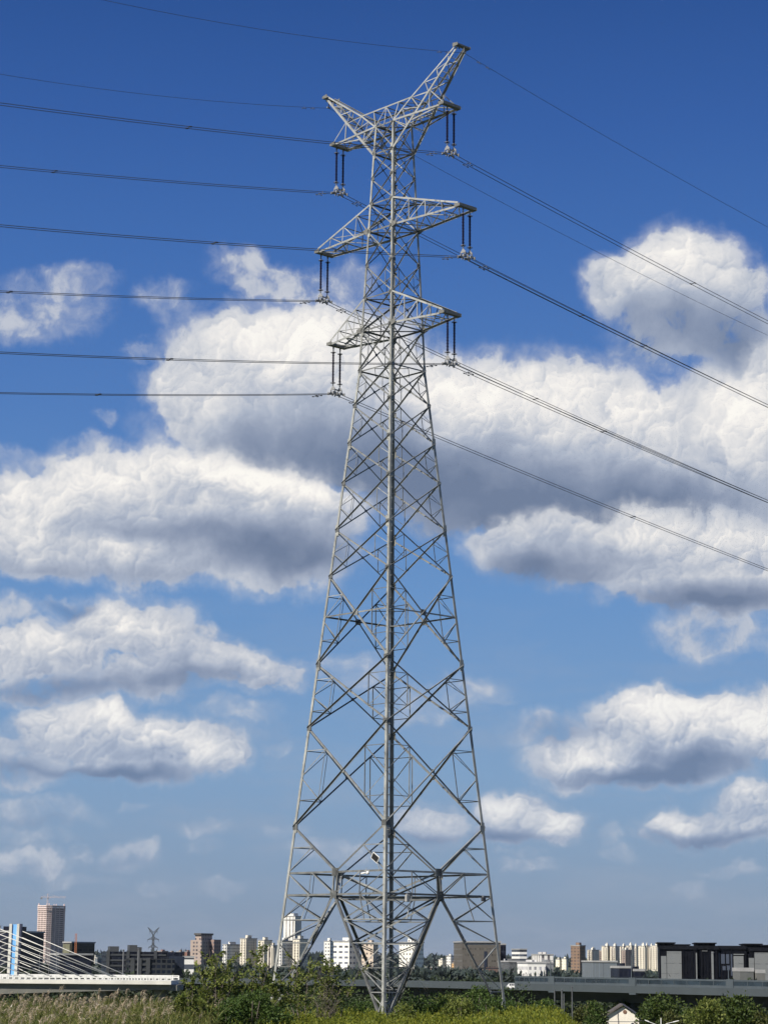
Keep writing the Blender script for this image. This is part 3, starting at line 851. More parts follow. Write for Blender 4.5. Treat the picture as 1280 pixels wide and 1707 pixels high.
# ------------------------------------------------------------------ buildings
def facade(name, wall, glass, fh=3.2, bw=3.4, wz=.5, wx=.55, var=.1, band=False):
    """wall paint with rows of windows in the building's own metres"""
    m = bpy.data.materials.new(name); m.use_nodes = True
    nt = m.node_tree; b = nt.nodes['Principled BSDF']; q = G(nt)
    tc = q.new('ShaderNodeTexCoord')
    s = q.new('ShaderNodeSeparateXYZ'); q.put(s.inputs[0], tc.outputs['Object'])
    n = q.new('ShaderNodeSeparateXYZ'); q.put(n.inputs[0], tc.outputs['Normal'])
    ax, ay, az_ = [q.m('ABSOLUTE', n.outputs[i]) for i in range(3)]
    h = q.m('ADD', q.m('MULTIPLY', s.outputs[0], q.m('GREATER_THAN', ay, .5)), q.m('MULTIPLY', s.outputs[1], q.m('GREATER_THAN', ax, .5)))
    fz = q.m('FRACT', q.m('DIVIDE', s.outputs[2], fh)); fx = q.m('FRACT', q.m('DIVIDE', h, bw))
    def gate(f, w): return q.m('MULTIPLY', q.m('GREATER_THAN', f, .5 - w / 2), q.m('LESS_THAN', f, .5 + w / 2))
    win = gate(fz, wz)
    if not band: win = q.m('MULTIPLY', win, gate(fx, wx))
    win = q.m('MULTIPLY', win, q.m('LESS_THAN', az_, .5))
    cell = q.new('ShaderNodeCombineXYZ'); q.put(cell.inputs[0], q.m('FLOOR', q.m('DIVIDE', h, bw))); q.put(cell.inputs[1], q.m('FLOOR', q.m('DIVIDE', s.outputs[2], fh)))
    wn = q.new('ShaderNodeTexWhiteNoise', noise_dimensions='2D'); q.put(wn.inputs[0], cell.outputs[0])
    gl = q.v('SCALE', (*glass,), scale=q.step(wn.outputs[0], 0, 1, .5, 1.7, False))
    wl = q.v('SCALE', (*wall,), scale=q.step(q.noise(tc.outputs['Object'], .07, 5, .65, dims='3D'), .25, .75, 1 - var, 1 + var, False))
    q.put(b.inputs['Base Color'], q.mix(win, wl, gl))
    q.put(b.inputs['Roughness'], q.step(win, 0, 1, .85, .3, False))
    b.inputs['Specular IOR Level'].default_value = .12
    return m
def lin3(r, g_, b_): return lin((r, g_, b_))
F_WHITE = facade('white_rendered_facade', (.66, .65, .61), (.10, .11, .13), 3.3, 3.2, .42, .5)
F_WHITEB = facade('white_banded_facade', (.68, .67, .64), (.06, .07, .09), 4.2, 4, .5, 1, .06, True)
F_CREAM = facade('cream_rendered_facade', (.60, .56, .47), (.15, .14, .135), 3.0, 3.6, .42, .34)
F_CREAMS = facade('cream_ribbed_facade', (.60, .555, .46), (.14, .125, .125), 3.0, 7.0, 1.0, .30)
F_BROWN = facade('brown_tiled_facade', (.21, .145, .105), (.07, .06, .06), 3.1, 3.6, .45, .5)
F_PINK = facade('pinkish_stone_facade', (.33, .27, .235), (.10, .09, .10), 3.2, 4.4, .5, .4)
F_RED = facade('red_brick_facade', (.24, .125, .095), (.12, .09, .09), 3.0, 5, .4, .4)
F_SHADOWED = facade('shadow_toned_office_facade', (.018, .022, .032), (.008, .010, .018), 2.1, 2.4, .62, .8, .15)  # dark tone carries the cloud shadow over the long offices
F_DARK = facade('dark_curtain_wall', (.02, .024, .036), (.01, .012, .022), 4.0, 1.8, .8, .85, .1)
F_GREY = facade('grey_panel_facade', (.105, .098, .088), (.075, .070, .062), 3.9, 1.6, .3, .55, .08)
F_LGREY = facade('light_grey_shed_facade', (.13, .15, .17), (.10, .12, .14), 30, 2.2, 1, .12, .06)
F_BLACK = facade('black_ribbed_cladding', (.0035, .0042, .0075), (.002, .0025, .0048), 60, .9, 1, .45, .1)
ROOFM = mat('roof_membrane', (.28, .28, .28), .9, 0, .2, .2)
PANELM = mat('pale_grey_cladding', (.145, .155, .162), .7, 0, .06, .4)
BLACKM = mat('black_cladding', (.004, .005, .0085), .7, 0, .2, .5, spec=.12)
DGLASS = mat('dark_window_glass', (.02, .025, .04), .12, 0, .2, .3)

class Bld:
    """a building on its own axes: x along the face turned towards the right, y along the face turned left, origin at the corner nearest the camera"""
    def __init__(s, name, label, cat, x0, xs, x1, ytop, D, phi=38, group=None):
        phi = phi + 20 if phi >= 30 else phi
        s.D = D; s.phi = R(phi); s.p = 1.0 / FPX * D
        near = at(xs, 1598, D)
        s.b = max((x1 - xs) * s.p / math.cos(s.phi), 1.0); s.a = max((xs - x0) * s.p / math.sin(s.phi), 1.0)
        s.h = at(xs, ytop, D).z - GZ
        s.o = thing(name, label, cat, (near.x, D, GZ), s.phi, group)
    def part(s, name, m, *boxes, parent=None):
        """boxes: (x0, x1, y0, y1, z0, z1) in metres"""
        bm = bmesh.new()
        for (x0, x1, y0, y1, z0, z1) in boxes: box(bm, ((x0 + x1) / 2, (y0 + y1) / 2, (z0 + z1) / 2), (x1 - x0, y1 - y0, z1 - z0))
        return link(name, bm, m, parent or s.o)
    def zy(s, y): return at(640, y, s.D).z - GZ

def block(name, label, x0, xs, x1, ytop, D, m, phi=38, group=None, deep=None, roof=1, balc=0, balm=None, cat='building', plant=1):
    B = Bld(name, label, cat, x0, xs, x1, ytop, D, phi, group)
    a, b, h = (deep or B.a), B.b, B.h
    if deep and xs <= x0: a = deep
    w = B.part('wall', m, (0, b, 0, a, 0, h))
    if roof:
        r = min(.5, b * .03)
        B.part('roof', ROOFM, (-r, b + r, -r, a + r, h + .003, h + .9))
    if plant:
        B.part('roof_plant', m if plant == 1 else plant, (b * .25, b * .62, a * .2, a * .6, h + .905, h + .9 + min(5, h * .09)))
    for k in range(balc):
        t = (k + .5) / balc
        B.part('balcony_column', balm or m, (b * t - b / balc * .16, b * t + b / balc * .16, -.7, -.003, 3, h - 1.5))
        B.part('balcony_column', balm or m, (-1.1, -.003, a * t - a / balc * .2, a * t + a / balc * .2, 3, h - 1.5))
    return B

# tower under construction, with its crane
B = Bld('unfinished_tower', 'tall unfinished concrete tower with open floors and a crane on top', 'building', 56, 79, 103, 1509, 3000, 42)
a, b, h = B.a, B.b, B.h
CONC = mat('raw_concrete', (.60, .49, .46), .9, 0, .15, .15); COREM = mat('shade_toned_core_wall', (.03, .028, .035), .9, 0, .2, .1)  # core colour darkened to paint the shade between the open floors
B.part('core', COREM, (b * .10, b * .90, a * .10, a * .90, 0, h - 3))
ch = .16
def plan(e):
    return [(b * ch - e * .3, -e), (b * (1 - ch) + e * .3, -e), (b + e, a * ch), (b + e, a * (1 - ch)), (b * (1 - ch), a + e), (b * ch, a + e), (-e, a * (1 - ch)), (-e, a * ch - e * .3)]
nf = 31
for k in range(nf):
    z = h * (k + 1) / nf
    bm = bmesh.new(); pl = plan(.5 if k < nf - 3 else 1.2)
    lo_ = [bm.verts.new((x, y, z - 1.45)) for x, y in pl]; up_ = [bm.verts.new((x, y, z)) for x, y in pl]
    bm.faces.new(lo_[::-1]); bm.faces.new(up_)
    for i in range(8): bm.faces.new((lo_[i], lo_[(i + 1) % 8], up_[(i + 1) % 8], up_[i]))
    link('floor_slab', bm, CONC, B.o)
pl = plan(-.6)
for i in range(8):
    (xa, ya), (xb, yb) = pl[i], pl[(i + 1) % 8]
    for t in ((0, .33, .66) if i % 2 == 0 else (0, .5)):
        x, y = xa + (xb - xa) * t, ya + (yb - ya) * t
        B.part('column', CONC, (x - .38, x + .38, y - .38, y + .38, 0, h + (2.5 if i % 2 else 0)))
CRY = mat('crane_orange_paint', (.42, .16, .07), .6, 0, .15, 1)
def crane(label, base, hm, jib, back, ang, m, wd=1.6):
    c = thing('tower_crane', label, 'crane', base, ang)
    bm = bmesh.new()
    for q in range(4): rod(bm, (SG[q][0] * wd / 2, SG[q][1] * wd / 2, 0), (SG[q][0] * wd / 2, SG[q][1] * wd / 2, hm), wd * .11, 4)
    nseg = max(4, int(hm / wd / 1.2))
    for k in range(nseg):
        for q in range(4):
            z0, z1 = hm * k / nseg, hm * (k + 1) / nseg
            rod(bm, (SG[q][0] * wd / 2, SG[q][1] * wd / 2, z0), (SG[(q + 1) % 4][0] * wd / 2, SG[(q + 1) % 4][1] * wd / 2, z1), wd * .07, 4)
    link('mast', bm, m, c)
    if jib:
        bm = bmesh.new()
        for y, z in ((-wd * .4, 0), (wd * .4, 0), (0, wd * .9)): rod(bm, (-back, y, hm + z), (jib, y, hm + z), wd * .1, 4)
        n = int((jib + back) / wd / 1.5)
        for k in range(n):
            x0, x1 = -back + (jib + back) * k / n, -back + (jib + back) * (k + 1) / n
            rod(bm, (x0, -wd * .4, hm), (x1, 0, hm + wd * .9), wd * .06, 4); rod(bm, (x0, wd * .4, hm), (x1, 0, hm + wd * .9), wd * .06, 4)
        link('jib', bm, m, c)
        bm = bmesh.new(); box(bm, (-back * .9, 0, hm - wd * .5), (back * .3, wd * 1.2, wd * 1.3)); link('counterweight', bm, PANELM, c)
        bm = bmesh.new(); rod(bm, (0, 0, hm), (0, 0, hm + wd * 3.2), wd * .25, 4); rod(bm, (0, 0, hm + wd * 3.2), (jib * .6, 0, hm + wd * .9), wd * .05, 4); rod(bm, (0, 0, hm + wd * 3.2), (-back * .9, 0, hm + wd * .5), wd * .05, 4); link('apex_ties', bm, m, c)
        bm = bmesh.new(); box(bm, (wd * .3, -wd * .8, hm - wd * .6), (wd, wd * .7, wd * 1.2)); link('cab', bm, PANELM, c)
    return c
p = at(75, 1509, 3015)
crane('pale tower crane standing on the unfinished concrete tower', (p.x, 3040, p.z), 10.5, 24, 9, R(8), mat('faded_crane_paint', (.45, .36, .33), .6, 0, .1, 1), 1.7)

DARKB = block('office_block', 'dark blue office block behind the blue and white bridge pylon', -30, 18, 56, 1554, 1300, F_DARK, 50, cat='building')
block('apartment_block', 'cream apartment block cut by the frame edge above the bridge cables', -40, -12, 10, 1551, 1800, F_CREAM, 35, balc=2)
B = block('unfinished_block', 'dark brown unfinished block wrapped in netting beside an orange crane mast', 104, 119, 152, 1572, 1500, facade('scaffold_netting', (.075, .070, .055), (.05, .045, .04), 3.4, 5, .35, .7, .35), 30, plant=0)
B.part('netting', mat('olive_safety_net', (.13, .13, .085), .95, 0, .3, .3), (-.8, -.1, B.a * .1, B.a * .95, 0, B.h * .97))
p = at(126, 1598, 1480); crane('orange crane mast rising beside the netted brown block', (p.x, 1480, GZ), at(126, 1556, 1480).z - GZ, 0, 0, .3, CRY, .95)
block('low_block', 'low dark blue hall between the bridge cables and the netted block', 78, 100, 150, 1592, 1150, F_DARK, 25, plant=0)
block('low_block', 'small cream block wedged between the netted block and the dark offices', 152, 160, 172, 1594, 1900, F_CREAM, 40, plant=0)
block('low_block', 'pale green block behind the left end of the dark offices', 158, 163, 178, 1598, 1700, F_LGREY, 30, plant=0)

# the long office building with pale bands, cloud shadow put into its colours
B = Bld('office_building', 'long dark office building with pale floor bands and two roof boxes', 'building', 171, 178, 300, 1586, 900, 12)
a, b, h = 22, B.b, B.h
B.part('wall', F_SHADOWED, (0, b, 0, a, 0, h))
BAND = mat('shadow_toned_floor_band', (.042, .047, .052), .8, 0, .15, .3)  # band colour lowered for the same cloud shadow
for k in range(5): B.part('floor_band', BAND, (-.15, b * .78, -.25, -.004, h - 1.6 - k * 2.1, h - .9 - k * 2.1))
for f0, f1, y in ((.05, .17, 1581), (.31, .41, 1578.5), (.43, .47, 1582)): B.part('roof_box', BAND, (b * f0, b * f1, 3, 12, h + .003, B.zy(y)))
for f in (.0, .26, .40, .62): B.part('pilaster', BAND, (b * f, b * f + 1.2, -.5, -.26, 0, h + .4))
W2 = B.part('front_wing', facade('shadow_toned_office_wing', (.033, .037, .042), (.008, .011, .019), 2.0, 2.0, .6, .75, .15), (b * .25, b * .84, -14, -.6, 0, B.zy(1601)))  # wing colour holds the cloud shadow too
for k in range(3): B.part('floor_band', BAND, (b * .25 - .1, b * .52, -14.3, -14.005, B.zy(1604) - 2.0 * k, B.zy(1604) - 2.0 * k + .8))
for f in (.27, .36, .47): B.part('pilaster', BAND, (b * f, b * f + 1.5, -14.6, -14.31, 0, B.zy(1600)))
B.part('glass_end', DGLASS, (b * .80, b * 1.0, -6, -.6, 0, B.zy(1597)))
red = [('red brick apartment tower, first behind the dark offices', 262, 270, 279, 1586, F_RED), ('pale pink apartment tower beside the red brick one', 280, 286, 293, 1588, F_PINK),
       ('brown apartment tower second from the pinkish stone tower', 294, 301, 307, 1587, F_BROWN), ('slim red apartment tower beside the pinkish stone tower', 308, 312, 319, 1587, F_RED)]
for lab, x0, xs_, x1, yt, m in red: block('apartment_tower', lab, x0, xs_, x1, yt, 3600, m, 40, 'red apartment towers far behind the offices', plant=1)
B = block('car_park', 'white banded car park beside the dark offices', 297, 299, 323, 1597, 1000, F_WHITEB, 8, deep=25, plant=0)

# pinkish stepped tower
B = Bld('apartment_tower', 'tall pinkish stone tower with a stepped dark roof', 'building', 317, 334, 356, 1567, 2000, 45)
a, b, h = B.a, B.b, B.h
B.part('wall', F_PINK, (0, b, 0, a, 0, h))
B.part('shaded_wing', facade('shade_toned_stone_facade', (.26, .19, .165), (.08, .075, .09), 3.2, 3.4, .55, .5), (b * .55, b * 1.0, -5, -.005, 0, h * 1.02))  # darker stone colour stands in for the shade on this wing
B.part('corner_pier', F_PINK, (-2.5, 3.5, -2.5, 3.5, 0, h * .985)); B.part('roof_step', F_PINK, (b * .1, b * .8, a * .1, a * .7, h + .005, B.zy(1561)))
B.part('roof', mat('dark_roof_slab', (.07, .065, .06), .8, 0, .2, .3), (b * .05, b * .85, a * .05, a * .75, B.zy(1561) + .005, B.zy(1558)))
B.part('glass_bay', DGLASS, (b * .25, b * .5, -1.2, -.005, 0, h * .6))

white = [('white slab block partly behind the leafy shrub, lowest of the white blocks', 371, 378, 401, 1575, 2600, F_WHITE), ('cream and white tower above the leafy shrub with a raised core', 400, 410, 426, 1565, 2600, F_CREAM),
         ('white tower with brown side just before the left tower leg', 430, 440, 452, 1568, 2600, F_CREAM), ('narrow bright cream tower nearest the left tower leg', 446, 455, 462, 1577, 2400, F_CREAMS)]
for lab, x0, xs_, x1, yt, D_, m in white: block('apartment_tower', lab, x0, xs_, x1, yt, D_, m, 42, 'white apartment towers behind the shrubs', balc=2)
B = block('high_rise', 'tallest slim white high rise seen through the left tower foot', 472, 491, 501, 1528, 2600, F_CREAMS if False else facade('white_ribbed_facade', (.64, .63, .58), (.22, .21, .21), 3.1, 4.6, 1, .35), 40, plant=0)
B.part('crown_step', F_WHITE, (B.b * .1, B.b * .8, B.a * .2, B.a * .75, B.h + .905, B.zy(1523.5)))
block('apartment_tower', 'pale block at the foot of the slim white high rise', 462, 470, 488, 1569, 2500, F_WHITE, 40, balc=2)
block('apartment_tower', 'cream block to the other side of the slim high rise', 488, 499, 512, 1566, 2500, F_CREAM, 40, balc=2)
block('apartment_block', 'narrow grey and white block left of the broad white slab', 540, 550, 556, 1570, 2200, F_WHITE, 40)
block('hospital_block', 'broad white slab block with window rows behind the tower foot', 556, 582, 599, 1570, 1900, F_WHITEB if False else facade('white_slab_facade', (.72, .71, .66), (.13, .14, .17), 4.4, 5.5, .4, .62), 40)
block('apartment_block', 'beige apartment block seen behind the near tower leg', 603, 622, 630, 1574, 1900, facade('beige_facade', (.52, .44, .36), (.16, .14, .13), 3.4, 4, .45, .45), 40)
block('apartment_block', 'tall white block with a grid of small windows right of the near leg', 666, 691, 706, 1572, 1700, facade('white_grid_facade', (.72, .70, .63), (.17, .16, .16), 3.3, 2.6, .42, .45), 42)
for lab, x0, xs_, x1, yt, m in (('white twin tower, leftmost of the small cluster before the grey block', 731, 737, 742, 1600, F_CREAM), ('tallest white tower of the small cluster before the grey block', 744, 751, 758, 1594, F_WHITE),
        ('orange tinted block in front of the small white cluster', 751, 757, 763, 1606, facade('ochre_facade', (.52, .34, .17), (.2, .14, .1), 3, 4, .4, .4)), ('white tower, rightmost of the small cluster before the grey block', 760, 766, 771, 1597, F_WHITE)):
    block('apartment_tower', lab, x0, xs_, x1, yt, 2800, m, 42, 'small white cluster left of the grey block')
block('low_block', 'low beige terrace below the small white cluster', 708, 722, 748, 1614, 1500, facade('tan_facade', (.40, .32, .24), (.08, .07, .07), 3.2, 3.4, .5, .5), 25, plant=0)
# the big grey slab
B = block('office_building', 'big plain grey brown slab seen through the right tower foot', 768, 770, 833, 1571, 1500, F_GREY, 6, deep=40, plant=0)
B.part('dark_slot', DGLASS, (B.b * .57, B.b * .65, -.3, -.004, 0, B.h * .78))
B.part('base_storeys', mat('reddish_base_stone', (.11, .07, .058), .9, 0, .2, .1), (B.b * .62, B.b * .97, -1.5, -.31, 0, B.zy(1611)))
block('office_building', 'dark blue slab adjoining the big grey one', 832, 834, 843, 1575, 1540, F_DARK, 6, deep=30, plant=0)

right = [('white gabled office end just right of the right tower leg', 836, 841, 846, 1604, 1400, F_WHITE, 30), ('long low grey hall right of the right tower leg', 844, 848, 881, 1604, 1350, facade('grey_hall', (.10, .105, .11), (.07, .073, .078), 3.6, 3, .4, .6), 12),
         ('white office tower with dark bands above the grey hall', 864, 866, 878, 1583, 2200, F_WHITEB, 15), ('low white block behind the banded white tower', 853, 857, 865, 1593, 2300, F_WHITE, 35),
         ('white grid fronted office low beside the grey hall', 877, 879, 909, 1606, 1300, facade('white_gridded_front', (.70, .69, .66), (.22, .22, .24), 4, 3, .45, .45), 10), ('grey office joined to the white grid front', 908, 910, 922, 1606, 1310, facade('mid_grey_front', (.20, .21, .22), (.12, .125, .14), 3.6, 2.4, .4, .6), 10),
         ('white slab with vertical stripes behind the grid fronted office', 896, 900, 922, 1592, 2000, facade('striped_front', (.70, .68, .64), (.16, .15, .16), 3.3, 5.2, 1, .42), 14)]
for lab, x0, xs_, x1, yt, D_, m, ph in right: block('office_block', lab, x0, xs_, x1, yt, D_, m, ph, plant=0 if ph == 15 else 1, deep=25 if ph < 20 else None)
for lab, x0, xs_, x1, yt in (('bright cream block, left one of the pair before the brown tower', 926, 932, 935, 1600), ('bright cream block, right one of the pair before the brown tower', 936, 943, 947, 1599)):
    block('apartment_block', lab, x0, xs_, x1, yt, 2400, facade('plain_cream', (.70, .66, .54), (.3, .27, .22), 3, 3, .3, .3), 45)
B = block('apartment_tower', 'free standing brown tiled tower with one shaded side', 952, 966, 977, 1577, 2300, F_BROWN, 40)
row = [(979, 986, 1002, 1584, 1), (999, 1003, 1011, 1585, 2), (1003, 1012, 1021, 1577.5, 1), (1017, 1025, 1034, 1578, 1), (1033, 1039, 1048, 1578, 1), (1036, 1042, 1055, 1584, 2),
       (1044, 1052, 1058, 1577, 1), (1054, 1060, 1066, 1578.5, 1), (1064, 1074, 1078, 1577.5, 0), (1074, 1078, 1083, 1577, 1), (1081, 1086, 1091, 1578, 1), (1087, 1095, 1101, 1576.5, 0)]
RL = ['broad pale tower opening the row after the brown tower', 'low pinkish tower tucked behind the first pale tower of the row', 'stepped tower with a bright side, third in the row after the brown tower', 'tower with a shaded brown front, fourth in the row after the brown tower',
      'tower with a pointed bright top, fifth in the row', 'lower brown fronted tower, sixth in the row', 'tower in mid row with a thin lit edge, seventh after the brown tower', 'narrow tower, eighth after the brown tower',
      'wide fully lit cream tower of the row', 'slim tower right after the wide lit cream one', 'slim tower, second before the black blocks', 'lit cream tower touching the black blocks']
for lab, (x0, xs_, x1, yt, st) in zip(RL, row):
    B = block('apartment_tower', lab, x0, xs_, x1, yt, 3300 + 40 * (x0 % 7), (F_CREAM, F_CREAMS, F_PINK)[st], 44, 'row of cream apartment towers', balc=2, balm=(F_CREAM if st != 2 else F_PINK), plant=0)
    B.part('lift_head', mat('white_stucco', (.7, .66, .56), .9, 0, .1, .1) if 'white_stucco' not in bpy.data.materials else bpy.data.materials['white_stucco'], (B.b * .2, B.b * .55, B.a * .15, B.a * .5, B.h + .905, B.h + 3.6), (B.b * .3, B.b * .42, B.a * .25, B.a * .38, B.h + 3.602, B.h + 5.2))
B = block('factory_shed', 'pale blue grey shed in front of the cream towers', 986, 988, 1027, 1604, 1200, F_LGREY, 6, deep=30, plant=0)
block('low_block', 'low dark workshop with a roof frame beside the pale shed', 1028, 1031, 1052, 1614, 900, F_DARK, 10, deep=12)
block('low_block', 'low dark building with a cream roof edge left of the black blocks', 1052, 1056, 1074, 1619, 900, F_SHADOWED, 10, deep=12)

# four black blocks with pale panels
JOINTM = facade('jointed_cladding', (.145, .155, .162), (.085, .09, .095), 3.1, 1.5, .045, 1, .10, True)
def black(lab, x0, x1, ytop, caps, panels, glass=(), D=700, phi=-6):
    B = Bld('black_office_block', lab, 'building', x0, x0, x1, ytop, D, phi, 'black office blocks on the right')
    a, b, h = 26, B.b, B.h
    w = B.part('wall', F_BLACK, (0, b, 0, a, 0, h))
    X = lambda px: (px - x0) / (x1 - x0) * b
    for (c0, c1, y) in caps:
        z = B.zy(y)
        B.part('roof_box', BLACKM, (X(c0), X(c1), .6, a - 1, h + .003, z - .35)); B.part('roof_slab', BLACKM, (X(c0) - .5, X(c1) + .4, -.2, a - .5, z - .347, z))
    for (c0, c1, y0, y1) in panels: B.part('cladding_panel', JOINTM, (X(c0), X(c1), -.35, -.004, max(B.zy(y1), 0), B.zy(y0)))
    for (c0, c1, y0, y1) in glass: B.part('window', mat('blue_grey_glass', (.05, .06, .085), .15) if 'blue_grey_glass' not in bpy.data.materials else bpy.data.materials['blue_grey_glass'], (X(c0), X(c1), -.12, -.004, B.zy(y1), B.zy(y0)))
    B.part('parapet', BLACKM, (-.12, b + .1, -.36, -.2, h - .8, h + .3))
    return B
black('black block with two pale panels, first after the cream towers', 1098, 1158, 1578, [(1097, 1123, 1567), (1123.5, 1147, 1570)], [(1101, 1109.7, 1590, 1640), (1110.4, 1134, 1582, 1640), (1157, 1159, 1584, 1640)])
black('black block with a tall narrow pale strip', 1158.6, 1196, 1578, [(1160, 1191, 1567)], [(1184, 1187.5, 1582, 1640), (1169, 1178, 1580.5, 1581.5)])
black('black block with blue window strips and one grey panel', 1196.6, 1241, 1578, [(1204, 1230, 1576)], [(1221, 1237, 1589, 1640), (1221, 1238, 1585.5, 1587)], [(1201, 1207, 1586, 1602), (1209, 1214, 1586, 1602), (1203, 1208, 1606, 1613), (1210, 1215, 1605, 1613), (1196.8, 1199, 1584, 1624), (1216.5, 1219, 1586, 1622)])
black('black block cut by the frame edge with the widest pale panel', 1241.6, 1300, 1581, [(1241, 1268, 1568), (1268.5, 1290, 1570)], [(1247, 1255.5, 1592, 1640), (1256.3, 1282, 1583, 1640)])
block('gatehouse', 'small grey open fronted gatehouse before the black blocks', 1230, 1232, 1255, 1619.5, 560, mat('gatehouse_wall', (.10, .105, .105), .9, 0, .2, .3), 8, deep=6, plant=0)
block('gatehouse', 'small square grey hut before the widest pale panel', 1258, 1259, 1274, 1622.5, 560, mat('hut_wall', (.12, .12, .115), .9, 0, .2, .3), 8, deep=5, plant=0)

# ------------------------------------------------------------------ cable stayed bridge
BD = 450.
WCONC = mat('white_painted_concrete', (.56, .55, .50), .8, 0, .18, .25); GCONC = mat('grey_concrete', (.15, .15, .135), .9, 0, .2, .25)
SBLUE = mat('sky_blue_panel', (.17, .42, .78), .5, 0, .05, .5); DSIDE = mat('dark_blue_side', (.03, .035, .07), .6, 0, .1, .5)
def bx(y, x=150): return at(x, y, BD).z
zd = at(140, 1636, BD).z                                           # deck edge level
bridge = thing('cable_stayed_bridge', 'low white cable stayed bridge with a blue panelled pylon', 'bridge', (at(27, 1626, BD).x, BD, GZ))
bo = Vector(bridge.location)
def bl(x, y, D=BD): return at(x, y, D) - bo
X0, X1 = bl(-160, 1636).x, bl(286, 1636).x
zdl = zd - bo.z
bm = bmesh.new()
box(bm, ((X0 + X1) / 2, 8, zdl - .1), (X1 - X0, 17, .75)); link('deck_edge', bm, WCONC, bridge)
bm = bmesh.new()
prev = None
for k in range(25):
    x = X0 + (X1 - X0) * k / 24
    px = -160 + 446 * k / 24
    dep = 1.0 + 1.15 * max(0, min(1, (286 - px) / 300)) ** 1.3
    ring = [bm.verts.new((x, y, z)) for y, z in ((.3, zdl - .48), (15.6, zdl - .48), (15.3, zdl - .48 - dep), (.5, zdl - .48 - dep))]
    if prev:
        for q in range(4): bm.faces.new((prev[q], prev[(q + 1) % 4], ring[(q + 1) % 4], ring[q]))
    else: bm.faces.new(ring)
    prev = ring
bm.faces.new(prev[::-1]); link('girder', bm, GCONC, bridge)
rz = bl(140, 1626.3).z
for y in (-.3, 16.3):
    rl = []
    bm = bmesh.new()
    n = 44
    for k in range(n + 1):
        x = X0 + (X1 - X0) * k / n
        box(bm, (x, y, (zdl + .28 + rz) / 2), (.26, .16, rz - zdl - .28))
    for z, t in ((rz, .14), ((rz + zdl + .28) / 2 + .1, .30)): box(bm, ((X0 + X1) / 2, y, z), (X1 - X0, .1, t))
    link('railing', bm, mat('railing_paint', (.62, .62, .60), .6, 0, .1, 1) if 'railing_paint' not in bpy.data.materials else bpy.data.materials['railing_paint'], bridge)
def bpylon(px, D):
    """leaning pylon leg: blue panel between two white frames"""
    k = D / BD
    b0, b1, t0, t1 = px - 13.5, px + 3.5, px - 9, px + 10.5
    yb, yt = 1628, 1540
    def slab(xa, xb, xc, xd, y0, y1, m, name, yt_=yt):
        bm = bmesh.new()
        vs = []
        for y in (y0, y1):
            for (x, yy) in ((xa, yb), (xb, yb), (xd, yt_), (xc, yt_)):
                p = bl(x, yy, D); vs.append(bm.verts.new((p.x, D - BD + y, p.z)))
        for f in ((0, 1, 2, 3), (7, 6, 5, 4), (0, 4, 5, 1), (1, 5, 6, 2), (2, 6, 7, 3), (3, 7, 4, 0)): bm.faces.new([vs[i] for i in f])
        return link(name, bm, m, bridge)
    slab(b0, b0 + 4.4, t0, t0 + 4.4, 0, 1.5, WCONC, 'pylon_frame'); slab(b1 - 5.2, b1 - .3, t1 - 7, t1 - 2.8, 0, 1.5, WCONC, 'pylon_frame')
    slab(b0 + 4.42, b1 - 5.22, t0 + 4.42, t1 - 7.02, .25, 1.3, SBLUE, 'pylon_panel', yt + .8); slab(b1 - .28, b1 + .9, t1 - 2.78, t1 + .8, .05, 1.4, DSIDE, 'pylon_side')
bpylon(25.5, BD + 2); bpylon(-92, BD + 13)
CAB = mat('white_cable_sheath', (.58, .57, .53), .5, 0, .05, 1)
zk = bl(140, 1628).z
def cable(pa, pb):
    bm = bmesh.new(); rod(bm, pa, pb, .07, 7); link('stay_cable', bm, CAB, bridge, True)
ends = [218, 190, 163, 138, 113, 88, 57]
for k in range(7):
    p = bl(35.5 - 1.3 * k, 1551.5 + 10.2 * k, BD + 2); e = bl(ends[k], 1628, BD + .6); cable((p.x, 2.4, p.z), (e.x, .6, zk))
    p = bl(16.5 - .75 * k, 1551.5 + 10.2 * k, BD + 2); e = bl(17 - (ends[k] - 35), 1628, BD + .6); cable((p.x, 2.4, p.z), (e.x, .6, zk))
    p = bl(-83 - 1.2 * k, 1516 + 13.6 * k, BD + 13) if k < 0 else bl(-60, 1523.5 + 11.5 * k, BD - .4); e = bl(ends[k] - 2 + (0 if k else -22), 1628, BD - .2); cable((p.x, -.5, p.z), (e.x, -.35, zk))
for px in (-70, 60, 170, 262):
    e = bl(px, 1640)
    bm = bmesh.new(); box(bm, (e.x, 7.5, (zdl - 1.6) / 2), (1.4, 10, zdl - 1.6)); link('pier', bm, GCONC, bridge)
bm = bmesh.new(); box(bm, (X1 + .3, 8, zdl - 1.1), (1.6, 15, 1.1)); link('end_bearing', bm, GCONC, bridge)
DPOST = mat('dark_painted_steel', (.09, .095, .10), .6, .2, .2, 1)
for px, yt, lab in ((65.5, 1589, 'thin lamp post between the bridge cables below the unfinished tower'), (81.5, 1594, 'shorter thin lamp post, second from the bridge pylon'), (94, 1590, 'thin lamp post nearest the netted block'),):
    p = at(px, 1630, 475)
    o = thing('lamp_post', lab, 'lamp post', (p.x, 475, p.z), 0, 'lamp posts behind the bridge'); t = at(px, yt, 475).z - p.z
    bm = bmesh.new(); rod(bm, (0, 0, 0), (0, 0, t), .07, 6, .045); link('pole', bm, PANELM, o)
    bm = bmesh.new(); box(bm, (.25, 0, t + .03), (.6, .16, .07)); link('lamp_head', bm, PANELM, o)
